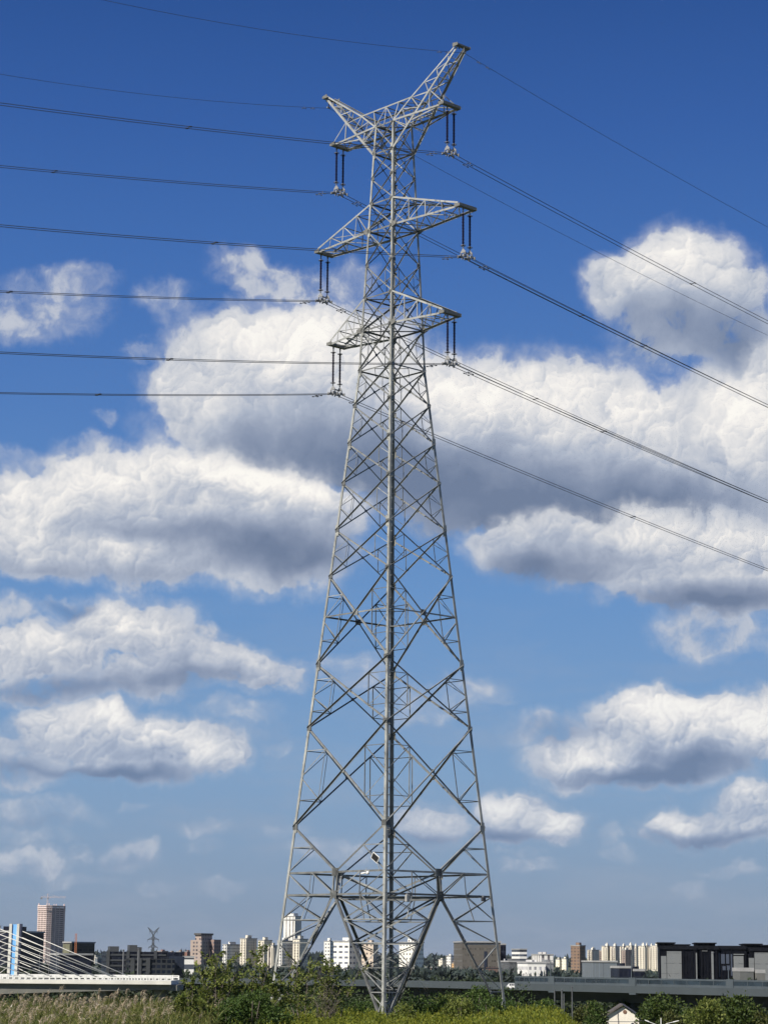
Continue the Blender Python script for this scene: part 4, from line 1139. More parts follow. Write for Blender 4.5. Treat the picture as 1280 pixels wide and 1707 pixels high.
for px, yt, lab in ((205, 1585, 'tall grey post in front of the dark offices, left one'), (230, 1583, 'tall grey post in front of the dark offices, right one')):
    p = at(px, 1632, 480)
    o = thing('signal_post', lab, 'post', (p.x, 480, p.z), 0, 'grey posts before the dark offices'); t = at(px, yt, 480).z - p.z
    bm = bmesh.new(); rod(bm, (0, 0, 0), (0, 0, t), .17, 8, .14); link('pole', bm, mat('grey_post_paint', (.13, .135, .14), .6) if 'grey_post_paint' not in bpy.data.materials else bpy.data.materials['grey_post_paint'], o)
    bm = bmesh.new(); lathe(bm, [(.2, t + .002), (.24, t + .1), (.2, t + .24), (.05, t + .28)], 8); link('cap', bm, DPOST, o)

# ------------------------------------------------------------------ elevated line with noise barrier
VP = [(283, 1631, 520), (420, 1632.5, 512), (560, 1633.5, 498), (700, 1635, 461), (1280, 1648, 375), (1420, 1652.5, 356)]
vp = [at(x, y, D) for x, y, D in VP]
for p in vp: p.z = .12 + (p.z - .12) * .6
via = thing('viaduct', 'grey concrete viaduct with a glazed noise barrier', 'viaduct', (vp[3].x, vp[3].y, GZ))
vo = Vector(via.location)
PCONC = mat('blue_grey_concrete', (.040, .052, .060), .85, 0, .1, .2); DCONC = mat('shade_toned_soffit_concrete', (.022, .026, .03), .9, 0, .2, .2); BARM = mat('barrier_steel', (.07, .086, .098), .5, .2, .1, .5)  # soffit colour darkened to paint the shade under the deck
BGL = mat('barrier_glazing', (.02, .03, .04), .25, 0, .5, .25)
def strip(name, m, pts, y0, y1, z0, z1, parent, y0b=None, y1b=None):
    """a beam along pts: y = metres behind the near edge, z relative to the parapet top"""
    bm = bmesh.new(); prev = None
    for i, p in enumerate(pts):
        d = (pts[min(i + 1, len(pts) - 1)] - pts[max(i - 1, 0)]); d.z = 0; d.normalize()
        n = Vector((-d.y, d.x, 0))
        if n.y < 0: n = -n
        yb0 = y0 if y0b is None else y0b; yb1 = y1 if y1b is None else y1b
        ring = [bm.verts.new(p - vo + n * yy + Vector((0, 0, zz))) for yy, zz in ((yb0, z0), (yb1, z0), (y1, z1), (y0, z1))]
        if prev:
            for q in range(4): bm.faces.new((prev[q], prev[(q + 1) % 4], ring[(q + 1) % 4], ring[q]))
        else: bm.faces.new(ring)
        prev = ring
    bm.faces.new(prev[::-1])
    return link(name, bm, m, parent)
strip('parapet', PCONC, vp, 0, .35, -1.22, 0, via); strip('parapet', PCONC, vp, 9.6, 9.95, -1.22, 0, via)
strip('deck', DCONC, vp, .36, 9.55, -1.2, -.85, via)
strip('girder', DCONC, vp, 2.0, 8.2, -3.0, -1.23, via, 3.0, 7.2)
tot = (vp[5] - vp[3]).length
def on_v(t): return lerp(vp[3], vp[4], t)
def tx(px):                                                     # parameter on the straight run where it crosses photo column px
    lo_, hi_ = 0., 1.6
    for _ in range(40):
        m_ = (lo_ + hi_) / 2; q = on_v(m_); r = ray(px, 1640)
        if q.x / q.y < r.x / r.y: lo_ = m_
        else: hi_ = m_
    return lo_
def section(pa, pb):
    A, Bp = on_v(tx(pa)), on_v(tx(pb))
    strip('barrier_rail', BARM, [A, Bp], .12, .30, 1.10, 1.38, via); strip('barrier_rail', BARM, [A, Bp], .12, .30, .003, .40, via)
    g_ = strip('barrier_glass', BGL, [A, Bp], .18, .22, .402, 1.098, via)
    n = 7
    for k in range(n + 1):
        q = lerp(A, Bp, k / n); d = (Bp - A).normalized() * .06
        strip('barrier_mullion', BARM, [q - d, q + d], .10, .17, .402, 1.098, via)
for pa, pb in ((857, 914), (922, 1047), (1059, 1210), (1220, 1400)): section(pa, pb)
for px, yt in ((918, 1600), (1053, 1592), (1215, 1612)):
    q = on_v(tx(px)); d = (vp[4] - vp[3]).normalized()
    strip('barrier_post', BARM, [q - d * .9, q + d * .9], .02, .42, -1.5, 1.45, via)
    p = q - vo
    o = thing('catenary_post', {918: 'slim mast on the viaduct left of the brown tower', 1053: 'tallest slim mast on the viaduct before the cream towers', 1215: 'slim mast on the viaduct before the black blocks'}[px], 'mast', (q.x, q.y + .7, q.z), 0, 'masts on the viaduct')
    t = at(px, yt, q.y).z - q.z
    bm = bmesh.new(); rod(bm, (0, 0, -.8), (0, 0, t), .11, 6, .07); link('pole', bm, BARM, o)
    bm = bmesh.new(); rod(bm, (0, 0, t - .3), (.5, 1.6, t - .1), .05, 5); link('arm', bm, BARM, o)
for t in (-.05, .28, .62, .92):
    q = on_v(t) - vo
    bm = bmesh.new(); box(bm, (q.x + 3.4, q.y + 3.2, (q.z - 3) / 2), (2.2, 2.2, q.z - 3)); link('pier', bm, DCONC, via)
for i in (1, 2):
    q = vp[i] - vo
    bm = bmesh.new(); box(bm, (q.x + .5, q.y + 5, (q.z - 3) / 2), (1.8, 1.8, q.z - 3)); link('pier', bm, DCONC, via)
# posts below the viaduct
for px, y0, y1, lab in ((924, 1652, 1690, 'dark post under the viaduct, first of four'), (936, 1651, 1692, 'thickest dark post under the viaduct, second of four'), (939.5, 1658, 1690, 'thin dark post close behind the thickest one'), (953, 1646, 1692, 'dark post under the viaduct reaching highest')):
    D_ = 300 if px != 939.5 else 310
    p = at(px, y0, D_); zg = ground_z(p.x, D_)
    o = thing('utility_post', lab, 'post', (p.x, D_, zg), 0, 'posts under the viaduct')
    bm = bmesh.new(); rod(bm, (0, 0, 0), (0, 0, p.z - zg), .085 if px != 936 else .11, 7); link('pole', bm, DPOST, o)
    bm = bmesh.new(); lathe(bm, [(.1, p.z - zg + .002), (.14, p.z - zg + .06), (.06, p.z - zg + .12)], 7); link('cap', bm, DPOST, o)
# white van on the viaduct
p = at(851, 1640, 428)
van = thing('parked_van', 'small white van on the viaduct beside the end of the noise barrier', 'van', (p.x, p.y + 1.0, p.z - 1.05), R(2))
van.scale = (.72, .72, .72)
bm = bmesh.new(); prev = None
for y in (-.4, .4):
    ring = [bm.verts.new((x, y * 2, z)) for x, z in ((-.95, .35), (1.0, .35), (1.0, 1.5), (-.35, 1.5), (-.75, 1.0), (-.95, .95))]
    if prev:
        for i in range(6): bm.faces.new((prev[i], prev[(i + 1) % 6], ring[(i + 1) % 6], ring[i]))
        bm.faces.new(ring)
    else: bm.faces.new(ring[::-1])
    prev = ring
link('body', bm, WHITE, van)
for x0_, x1_ in ((-.35, .05), (.15, .5), (.58, .92)):
    bm = bmesh.new(); box(bm, ((x0_ + x1_) / 2, -.812, 1.2), (x1_ - x0_, .02, .4)); link('window', bm, DGLASS, van)
for x in (-.6, .65):
    for y in (-.76, .76):
        bm = bmesh.new(); rod(bm, (x, y - .1, .3), (x, y + .1, .3), .3, 12); link('wheel', bm, BLACKM, van)

# ------------------------------------------------------------------ cottage and street lamp on the lower ground
HD = 380.
px2m = HD / FPX
c0 = at(1013, 1692, HD); zg = ground_z(c0.x, HD)
house = thing('cottage', 'small white gabled cottage with a brown tiled roof among the trees', 'house', (at(1038, 1690, HD).x, HD, zg), R(-3))
w = 25.5 * px2m; ez = at(1038, 1692.5, HD).z - zg; pz = at(1038, 1676, HD).z - zg
CREAMW = mat('cream_plaster', (.66, .62, .54), .9, 0, .1, .6); TILE = mat('brown_roof_tiles', (.075, .066, .058), .85, 0, .3, 3); RIDGE = mat('dark_roof_edge', (.03, .035, .055), .7, 0, .2, 2)
bm = bmesh.new()
f0 = [bm.verts.new(q) for q in ((-w, 0, 0), (w, 0, 0), (w, 0, ez), (0, 0, pz - .25), (-w, 0, ez))]; f1 = [bm.verts.new((q.co.x, 7, q.co.z)) for q in f0]
bm.faces.new(f0); bm.faces.new(f1[::-1])
for i in range(5): bm.faces.new((f0[i], f1[i], f1[(i + 1) % 5], f0[(i + 1) % 5]))
wall = link('wall', bm, CREAMW, house)
for s, m in ((-1, TILE), (1, RIDGE)):
    bm = bmesh.new()
    t = Vector((s * (w + .8), 0, ez - .55)) ; pk = Vector((0, 0, pz + .02))
    d = (t - pk).normalized(); n = Vector((-d.z, 0, d.x)) * s
    if n.z < 0: n = -n
    vs = []
    for y in (-.5, 7.4):
        for q in (pk, t, t + n * .22, pk + n * .22 + Vector((0, 0, .03))): vs.append(bm.verts.new((q.x, y, q.z)))
    for f in ((0, 1, 2, 3), (7, 6, 5, 4), (0, 4, 5, 1), (1, 5, 6, 2), (2, 6, 7, 3), (3, 7, 4, 0)): bm.faces.new([vs[i] for i in f])
    link('roof', bm, m, house)
bm = bmesh.new(); rod(bm, (.3, -.06, ez + .55), (.3, .05, ez + .55), .33, 18); link('round_vent', bm, mat('vent_brick', (.16, .09, .06), .9, 0, .3, 6), house)
bm = bmesh.new(); rod(bm, (1.55, -.05, ez - 1.5), (1.55, .05, ez - 1.5), .32, 14); link('round_window', bm, RIDGE, house)
bm = bmesh.new(); tube(bm, [(-.85, -.07, pz - 1.1), (-.88, -.07, ez - .3), (-.78, -.07, ez - .9), (-.85, -.07, ez - 3)], .05, 6); link('drain_pipe', bm, RIDGE, house)
bm = bmesh.new(); box(bm, (0, -.025, ez - 1.0), (2 * w, .05, .05)); link('plaster_line', bm, PANELM, house)
bm = bmesh.new(); box(bm, (-w - 1.05, 2, (ez - .3) / 2), (2.0, 4, ez - .3)); an = link('annexe_wall', bm, CREAMW, house)
bm = bmesh.new(); box(bm, (-w - 1.15, 1.9, ez - .05), (2.5, 4.4, .5)); link('annexe_roof', bm, mat('pale_flat_roof', (.52, .52, .50), .8, 0, .1, 1), house)
p = at(1101, 1697, 250); zg = ground_z(p.x, 250)
sl = thing('street_lamp', 'double armed white street lamp right of the cottage', 'street lamp', (p.x, 250, zg))
t = p.z - zg
bm = bmesh.new(); rod(bm, (0, 0, 0), (0, 0, t), .075, 8, .04); link('pole', bm, WHITE, sl)
for s, xe, ye in ((-1, 1082, 1697), (1, 1124, 1703)):
    e = at(1074 if s < 0 else 1131, 1700.5 if s < 0 else 1701.5, 250) - Vector((p.x, 250, zg)); m_ = at(1088 if s < 0 else 1112, 1706, 250) - Vector((p.x, 250, zg))
    bm = bmesh.new(); tube(bm, [(0, 0, t - .9), m_, lerp(m_, e, .55)], .032, 6); link('lamp_arm', bm, WHITE, sl)
    bm = bmesh.new(); rod(bm, lerp(m_, e, .5), e, .06, 8, .04); link('lamp_head', bm, WHITE, sl)

# ------------------------------------------------------------------ far pylon
D_ = 1900.
p = at(255, 1598, D_); fz = at(255, 1546, D_).z - GZ
fp = thing('transmission_tower', 'distant lattice pylon with a V shaped top above the dark offices', 'transmission tower', (p.x, D_, GZ), R(-6))
k = D_ / FPX
FST = mat('distant_steel', (.05, .06, .075), .7, 0, .1, .5)
def fr(bm, a, b, r=.16): rod(bm, a, b, r * 1.75, 4)
zz = lambda y: at(255, y, D_).z - GZ
hw = lambda z: (1.6 + 3.2 * max(0, (zz(1585) - z)) / (zz(1585))) * k * 1.0
for i in range(4):
    bm = bmesh.new(); sx, sy = SG[i]
    fr(bm, (sx * hw(0), sy * hw(0), 0), (sx * 1.6 * k, sy * 1.6 * k, zz(1585)), .24); fr(bm, (sx * 1.6 * k, sy * 1.6 * k, zz(1585)), (sx * 1.0 * k, sy * 1.0 * k, zz(1558)), .2); link('leg', bm, FST, fp)
lv = [0, zz(1625), zz(1611), zz(1600), zz(1592), zz(1585), zz(1578), zz(1570), zz(1563), zz(1557)]
hv = [hw(z) if z <= zz(1585) else (1.6 - .6 * (z - zz(1585)) / (zz(1558) - zz(1585))) * k for z in lv]
bm = bmesh.new()
for (z0, h0), (z1, h1) in zip(zip(lv, hv), zip(lv[1:], hv[1:])):
    for f in range(4):
        a, b = SG[f], SG[(f + 1) % 4]
        fr(bm, (a[0] * h0, a[1] * h0, z0), (b[0] * h1, b[1] * h1, z1), .11); fr(bm, (b[0] * h0, b[1] * h0, z0), (a[0] * h1, a[1] * h1, z1), .11)
link('lattice_panel', bm, FST, fp)
for y, U in ((1566, 9.5), (1579, 7.7)):
    for s in (-1, 1):
        bm = bmesh.new()
        for v in (-1, 1):
            fr(bm, (s * 1.2 * k, v * 1.2 * k, zz(y)), (s * U * k, v * .5, zz(y + .5)), .13); fr(bm, (s * 1.1 * k, v * 1.1 * k, zz(y - 4)), (s * U * k, v * .5, zz(y + .5)), .12)
            for t in (.25, .5, .75): fr(bm, (s * (1.2 + (U - 1.2) * t) * k, v * (1.2 * (1 - t)) * k, zz(y)), (s * (1.1 + (U - 1.1) * (t - .12)) * k, v * 1.1 * (1 - t) * k, zz(y - 4 + 4.4 * (t - .12))), .09)
        link('crossarm', bm, FST, fp)
        bm = bmesh.new(); rod(bm, (s * U * k, 0, zz(y)), (s * U * k, 0, zz(y + 4)), .16, 5); link('insulator_rod', bm, FST, fp)
for s in (-1, 1):
    bm = bmesh.new()
    for v in (-1, 1):
        fr(bm, (s * 1.0 * k, v * 1.0 * k, zz(1558)), (s * 9.3 * k, v * .5, zz(1546)), .17); fr(bm, (s * .3 * k, v * 1.0 * k, zz(1554)), (s * 9.3 * k, v * .5, zz(1546)), .14); fr(bm, (s * 1.0 * k, v * k, zz(1556)), (s * 6.5 * k, v * .5, zz(1552)), .13)
        for t in (.2, .4, .6, .8): fr(bm, (s * (1 + 8.3 * t) * k, v * (1 - t) * k, zz(1558 - 12 * t)), (s * (.3 + 9 * (t - .1)) * k, v * (1.1 - t) * k, zz(1554 - 8 * (t - .1))), .1)
    link('peak_horn', bm, FST, fp)
    bm = bmesh.new(); rod(bm, (s * 6.5 * k, 0, zz(1552)), (s * 6.5 * k, 0, zz(1557)), .16, 5); link('insulator_rod', bm, FST, fp)

# ------------------------------------------------------------------ vegetation
import numpy as np
RNG = np.random.default_rng(11)

def leafmat(name, stops, trans=.3, rough=.6):
    """leaf colour varies from leaf to leaf"""
    m = bpy.data.materials.new(name); m.use_nodes = True
    nt = m.node_tree; nt.nodes.clear(); q = G(nt)
    rnd = q.new('ShaderNodeNewGeometry').outputs['Random Per Island']
    r = q.new('ShaderNodeValToRGB'); cr = r.color_ramp
    while len(cr.elements) < len(stops): cr.elements.new(.5)
    for i, (e, c) in enumerate(zip(cr.elements, stops)): e.position = i / (len(stops) - 1); e.color = (*c, 1)
    q.put(r.inputs[0], rnd)
    a = q.new('ShaderNodeBsdfPrincipled'); q.put(a.inputs['Base Color'], r.outputs[0]); a.inputs['Roughness'].default_value = rough; a.inputs['Specular IOR Level'].default_value = .25
    t = q.new('ShaderNodeBsdfTranslucent'); q.put(t.inputs[0], r.outputs[0])
    mx = q.new('ShaderNodeMixShader'); mx.inputs[0].default_value = trans
    nt.links.new(a.outputs[0], mx.inputs[1]); nt.links.new(t.outputs[0], mx.inputs[2])
    o = q.new('ShaderNodeOutputMaterial'); nt.links.new(mx.outputs[0], o.inputs[0])
    return m

def quads(name, V, mats, mi=None, parent=None):
    """one mesh from an (n, 4, 3) array of separate faces"""
    V = np.asarray(V, dtype=np.float32)
    n = len(V)
    me = bpy.data.meshes.new(name)
    me.vertices.add(n * 4); me.loops.add(n * 4); me.polygons.add(n)
    me.vertices.foreach_set('co', V.reshape(-1))
    me.loops.foreach_set('vertex_index', np.arange(n * 4, dtype=np.int32))
    me.polygons.foreach_set('loop_start', np.arange(0, n * 4, 4, dtype=np.int32))
    if mi is not None: me.polygons.foreach_set('material_index', np.asarray(mi, dtype=np.int32))
    for m in (mats if isinstance(mats, (list, tuple)) else [mats]): me.materials.append(m)
    me.update(calc_edges=True)
    o = bpy.data.objects.new(name, me); COL.objects.link(o)
    if parent: o.parent = parent
    return o

def unit(a): return a / np.maximum(np.linalg.norm(a, axis=-1, keepdims=True), 1e-9)
def leaves(P, L, Wd, up=.3, dirs=None):
    """leaf shaped faces at points P, length L, width Wd"""
    n = len(P)
    d = unit(RNG.normal(size=(n, 3)) + np.array([0, 0, up])) if dirs is None else unit(dirs)
    s = unit(np.cross(d, unit(RNG.normal(size=(n, 3)))))
    L = np.broadcast_to(np.asarray(L, float).reshape(-1, 1), (n, 1)); Wd = np.broadcast_to(np.asarray(Wd, float).reshape(-1, 1), (n, 1))
    return np.stack([P, P + d * L * .45 + s * Wd * .5, P + d * L, P + d * L * .45 - s * Wd * .5], 1)
def strips(P0, D0, droop, L, Wd, seg=3):
    """blades bending over: arrays of faces (n*seg, 4, 3)"""
    n = len(P0); out = []
    side = unit(np.cross(D0, np.array([0, 0, 1.]) + .2 * RNG.normal(size=(n, 3))))
    pts = [P0]; d = unit(D0); p = P0
    for k in range(seg):
        d = unit(d + np.array([0, 0, -1.]) * (droop.reshape(-1, 1) / seg))
        p = p + d * (L / seg).reshape(-1, 1); pts.append(p)
    for k in range(seg):
        w0 = Wd.reshape(-1, 1) * (1 - .75 * k / seg) * .5; w1 = Wd.reshape(-1, 1) * (1 - .75 * (k + 1) / seg) * .5
        out.append(np.stack([pts[k] - side * w0, pts[k] + side * w0, pts[k + 1] + side * w1, pts[k + 1] - side * w1], 1))
    return np.concatenate(out)

L_REED = leafmat('reed_blade', [(.12, .14, .028), (.07, .105, .018), (.24, .21, .075), (.045, .07, .013), (.17, .17, .042)], .35)
L_PLUME = leafmat('reed_plume', [(.42, .34, .23), (.52, .45, .34), (.32, .25, .15), (.60, .54, .45)], .4, .8)
L_WEED = leafmat('yellow_green_leaf', [(.18, .20, .022), (.11, .15, .018), (.25, .25, .028), (.065, .095, .014)], .4)
L_BUSH = leafmat('bush_leaf', [(.045, .085, .016), (.065, .11, .022), (.03, .055, .012), (.095, .135, .03)], .3)
L_SHRUB = leafmat('shrub_leaf', [(.08, .115, .022), (.13, .165, .034), (.20, .22, .055), (.045, .07, .015)], .35)
L_TREE = leafmat('tree_leaf', [(.034, .062, .012), (.06, .088, .017), (.024, .045, .010), (.085, .105, .022)], .25)
L_FAR = leafmat('far_leaf', [(.022, .036, .018), (.032, .045, .02), (.018, .028, .016)], .15)
L_UNDER = leafmat('undergrowth_leaf', [(.03, .052, .014), (.045, .072, .018), (.02, .034, .010)], .2)
BARK = mat('grey_bark', (.13, .11, .09), .9, 0, .25, 6)

def gz(x, y): return np.array([ground_z(float(a), float(b)) for a, b in zip(x, y)])
def col_x(px, D): return (px - 640) / FPX * D

# tall reed grass with pale plumes on the left
n = 5200
D_ = 88 + 48 * RNG.random(n) ** .8
px = -260 + 640 * RNG.random(n)
keep = RNG.random(n) < np.clip((395 - px) / 110, 0, 1)
D_, px = D_[keep], px[keep]; n = len(px)
x = col_x(px, D_); base = np.stack([x, D_, gz(x, D_)], 1)
patch = np.sin(x * 1.3 + D_ * .35) * .5 + np.sin(x * .51 - D_ * .21 + 2) * .5
h = 1.66 + .20 * patch + RNG.normal(size=n) * .22 + .16 * np.clip((px - 60) / 120, 0, 1)
lean = np.stack([.10 + RNG.normal(size=n) * .07, RNG.normal(size=n) * .07, np.ones(n)], 1)
top = base + unit(lean) * h[:, None]
F, MI = [], []
s = strips(base + unit(lean) * (h * .35)[:, None], lean, np.full(n, .12), h * .65, np.full(n, .022), 2); F.append(s); MI.append(np.zeros(len(s)))
for k in range(9):
    t = .45 + .55 * RNG.random(n)
    p0 = base + unit(lean) * (h * t)[:, None]
    a = RNG.random(n) * 6.283
    d = np.stack([np.cos(a) * .55 + .15, np.sin(a) * .55, .75 + .5 * RNG.random(n)], 1)
    s = strips(p0, d, .5 + 1.5 * RNG.random(n), .45 + .45 * RNG.random(n), .026 + .016 * RNG.random(n), 3); F.append(s); MI.append(np.zeros(len(s)))
pl = RNG.random(n) < np.clip(.24 - (px - 150) / 900, .03, .24) * np.clip(.75 + .7 * patch, .15, 1.2)
tp = top[pl]; m = len(tp)
side = np.stack([.8 + RNG.normal(size=m) * .3, RNG.normal(size=m) * .4, np.zeros(m)], 1)
ext = np.abs(RNG.normal(size=m)) * .34 + .10
for k in range(16):
    t = k / 16.
    p0 = tp + np.array([0, 0, 1.]) * (ext + .30 * t)[:, None] - np.array([0, 0, .18]) + unit(side) * (.12 * t * t)
    d = unit(side) * (.35 + .3 * t) + np.stack([RNG.normal(size=m) * .28, RNG.normal(size=m) * .28, np.full(m, .9 - .5 * t)], 1)
    s = strips(p0, d, np.full(m, 1.1), .15 + .12 * RNG.random(m), .032 + .022 * RNG.random(m), 2); F.append(s); MI.append(np.ones(len(s)))
s = strips(tp - np.array([0, 0, .25]), np.tile([0.08, 0, 1.], (m, 1)), np.full(m, .1), np.maximum(ext + .25, .2), np.full(m, .02), 1); F.append(s); MI.append(np.ones(len(s)))
tag(quads('reed_grass', np.concatenate(F), [L_REED, L_PLUME], np.concatenate(MI)), kind='stuff')

# yellow green weeds in front of the pylon
n = 9500
D_ = 84 + 62 * RNG.random(n) ** .8
px = 280 + 800 * RNG.random(n)
keep = RNG.random(n) < np.clip((px - 300) / 120, 0, 1) * np.clip((1005 - px) / 60, 0, 1)
D_, px = D_[keep], px[keep]; n = len(px)
x = col_x(px, D_)
patch = np.sin(x * .9 + D_ * .25) * .5 + np.sin(x * .37 - D_ * .17 + 1) * .5
h = 1.22 + .22 * patch + RNG.normal(size=n) * .16 - .15 * np.clip((D_ - 125) / 20, 0, 1) + .50 * np.exp(-((px - 885) / 90) ** 2) + .12 * np.exp(-((px - 600) / 80) ** 2)
base = np.stack([x, D_, gz(x, D_)], 1)
F = []
lean = np.stack([RNG.normal(size=n) * .08, RNG.normal(size=n) * .08, np.ones(n)], 1)
F.append(strips(base + np.array([0, 0, .4]), lean, np.full(n, .02), h - .42, np.full(n, .018), 1))
for k in range(22):
    t = .30 + .70 * (k + RNG.random(n)) / 22
    p0 = base + unit(lean) * (h * t)[:, None]
    a = RNG.random(n) * 6.283
    d = np.stack([np.cos(a), np.sin(a), .7 + 1.0 * t], 1)
    F.append(leaves(p0, (.26 - .13 * t) + .05 * RNG.random(n), .045 + .03 * RNG.random(n), dirs=d))
tag(quads('weeds', np.concatenate(F), L_WEED), kind='stuff')

def crown_pts(n, c, r, lumps=9, hollow=.55, seed=0):
    """points in a lumpy crown: leaves gather towards the outside of several clumps"""
    g_ = np.random.default_rng(seed)
    cs = unit(g_.normal(size=(lumps, 3))) * g_.uniform(.35, .75, (lumps, 1)); cs[:, 2] = cs[:, 2] * .8 + .05
    rs = g_.uniform(.32, .52, lumps)
    k = g_.integers(0, lumps, n)
    rad = hollow + (1 - hollow) * g_.random(n) ** .6
    p = cs[k] + unit(g_.normal(size=(n, 3))) * (rs[k] * rad * (1 + .12 * g_.normal(size=n)))[:, None]
    return p * np.asarray(r) + np.asarray(c), unit(p)

def bush_faces(n, c, r, L, seed, lumps=7):
    p, d = crown_pts(n, c, r, lumps, .6, seed)
    return leaves(p, L * (.7 + .6 * RNG.random(n)), L * .55 * (.7 + .6 * RNG.random(n)), dirs=d * .6 + RNG.normal(size=(n, 3)) * .8 + np.array([0, 0, .25]))

# rough undergrowth behind the weeds, under the viaduct and down the slope
F = []
for k in range(420):
    D_ = 150 + 190 * RNG.random() ** 1.2
    px_ = -60 + 1400 * RNG.random()
    x = col_x(px_, D_); g0 = ground_z(x, D_)
    r = (1.0 + .9 * RNG.random()) * (1 + (D_ - 150) / 200)
    if 600 < px_ < 1000 and D_ < 200: r *= .72
    if x / D_ > .078 and D_ < 400: continue
    if px_ < 340: r *= .5
    F.append(bush_faces(190, (x, D_, g0 + r * .55), (r, r, r * (.8 + .3 * RNG.random())), .20 + .10 * (D_ - 150) / 190, 1000 + k, 5))
tag(quads('undergrowth', np.concatenate(F), L_UNDER), kind='stuff')

# single bushes around the tower feet
def bush(label, px_, ytop, D_, wpx, seed, m=L_BUSH, n=1700, L=.17, group='bushes around the tower feet'):
    x = col_x(px_, D_); g0 = ground_z(x, D_); top_ = at(px_, ytop, D_).z
    o = thing('bush', label, 'bush', (x, D_, g0), 0, group)
    r = wpx / 2 / FPX * D_; hh = top_ - g0
    quads('foliage', bush_faces(n, (0, 0, hh * .55), (r * 1.05, r, hh * .47), L, seed, 11), m, None, o)
    bm = bmesh.new()
    g_ = random.Random(seed); roots = Vector((0, 0, -.05))
    for k in range(6):
        a = g_.uniform(0, 6.28); tube(bm, [roots + Vector((math.cos(a) * .05, math.sin(a) * .05, 0)), Vector((math.cos(a) * r * .25, math.sin(a) * r * .25, hh * .4)), Vector((math.cos(a) * r * .5, math.sin(a) * r * .5, hh * .75))], .025, 4)
    link('stem', bm, BARK, o)
    return o
bush('dense dark green bush in front of the leafy saplings', 432, 1642, 118, 92, 1, n=4200, L=.15)
bush('dark bush at the frame bottom left of the left tower foot', 392, 1668, 112, 60, 2, n=1800)
bush('green bush at the base of the left tower foot', 474, 1676, 122, 50, 3, n=1700)
bush('low bush in the shade right of the near leg', 705, 1660, 156, 62, 4)
bush('broad green bush left of the right tower foot', 758, 1648, 162, 78, 5, L_SHRUB, 2600)
bush('tallest bush just left of the right tower foot', 797, 1643, 168, 62, 6, L_BUSH, 2200)
bush('dark low bush behind the right tower foot', 850, 1658, 178, 76, 7)
bush('small dark bush right of the right tower foot', 905, 1664, 172, 56, 8)
bush('low shrub below the left end of the dark viaduct posts', 985, 1668, 180, 66, 9)
bush('dark bush behind the foot of the near leg', 612, 1664, 165, 58, 10)
bush('round bush halfway between the near leg and the right foot', 733, 1655, 150, 54, 11, L_BUSH, 2000)
bush('leafy bush touching the right foot of the near leg bracing', 676, 1668, 134, 50, 12, L_SHRUB, 1700)
bush('dark green bush before the right tower foot', 818, 1656, 136, 66, 13, L_BUSH, 2300)
bush('lighter green bush before the viaduct parapet', 775, 1662, 133, 60, 14, L_SHRUB, 2000)

# leafy saplings with thin stems
def sapling(name, label, cat, px_, ytop, D_, wpx, seed, nst=5, leafn=26, L=.15, bare=0., group=None):
    g_ = random.Random(seed)
    x = col_x(px_, D_); g0 = ground_z(x, D_); H = at(px_, ytop, D_).z - g0
    o = thing(name, label, cat, (x, D_, g0), 0, group)
    r = wpx / 2 / FPX * D_
    P_, Dr = [], []
    for s_ in range(nst):
        a = g_.uniform(0, 6.28); tx_ = g_.uniform(-1, 1) * r * .85; ty_ = math.sin(a) * r * .5
        hh = H * g_.uniform(.72, 1.0) * (1 - .25 * abs(tx_ / r))
        pts = [Vector((tx_ * .15, ty_ * .15, -.05))]
        for k in range(1, 7):
            t = k / 6
            pts.append(Vector((tx_ * (t ** 1.3) + g_.gauss(0, .06), ty_ * (t ** 1.3) + g_.gauss(0, .06), hh * t)))
        bm = bmesh.new(); 
        for p, q, r0, r1 in zip(pts, pts[1:], (.034, .03, .026, .02, .015, .011), (.03, .026, .02, .015, .011, .007)): rod(bm, p, q, r0 * H / 5, 5, r1 * H / 5)
        for k in range(9 + int(bare * 8)):
            t = g_.uniform(.35, .97); i = min(int(t * 6), 5); b0 = pts[i].lerp(pts[i + 1], t * 6 - i)
            a = g_.uniform(0, 6.28); l = g_.uniform(.4, 1.0) * (1.2 - t * .35) * H / 5
            d = Vector((math.cos(a) * .8, math.sin(a) * .8, .65)).normalized()
            e = b0 + d * l; m_ = b0 + d * l * .5 + Vector((0, 0, .04))
            rod(bm, b0, m_, .013 * H / 5, 4, .01 * H / 5); rod(bm, m_, e, .010 * H / 5, 4, .005)
            if g_.random() < bare: continue
            for q in range(leafn):
                tt = g_.uniform(.25, 1.08)
                P_.append(b0.lerp(e, tt) + Vector((g_.gauss(0, .05), g_.gauss(0, .05), g_.gauss(0, .05)))); Dr.append(d + Vector((g_.gauss(0, .7), g_.gauss(0, .7), g_.gauss(-.25, .5))))
        link('stem', bm, BARK, o)
    if P_:
        P_ = np.array([tuple(p) for p in P_]); Dr = np.array([tuple(p) for p in Dr])
        n_ = len(P_); quads('foliage', leaves(P_, L * (.7 + .6 * RNG.random(n_)), L * .5 * (.7 + .6 * RNG.random(n_)), dirs=Dr), L_SHRUB, None, o)
    return o
GS = 'leafy saplings left of the pylon'
sapling('sapling', 'tall leafy sapling overlapping the pinkish stone tower', 'young tree', 372, 1571, 121, 104, 21, 9, 28, .19, 0, GS)
sapling('sapling', 'leafy sapling between the pinkish tower and the left tower leg', 'young tree', 430, 1575, 123, 100, 22, 8, 26, .19, .08, GS)
sapling('sapling', 'low spreading sapling over the end of the white bridge', 'young tree', 330, 1632, 112, 90, 23, 7, 44, .18, .05, GS)
sapling('sapling', 'small sapling beside the left tower leg', 'young tree', 462, 1604, 126, 48, 24, 5, 40, .17, .1, GS)
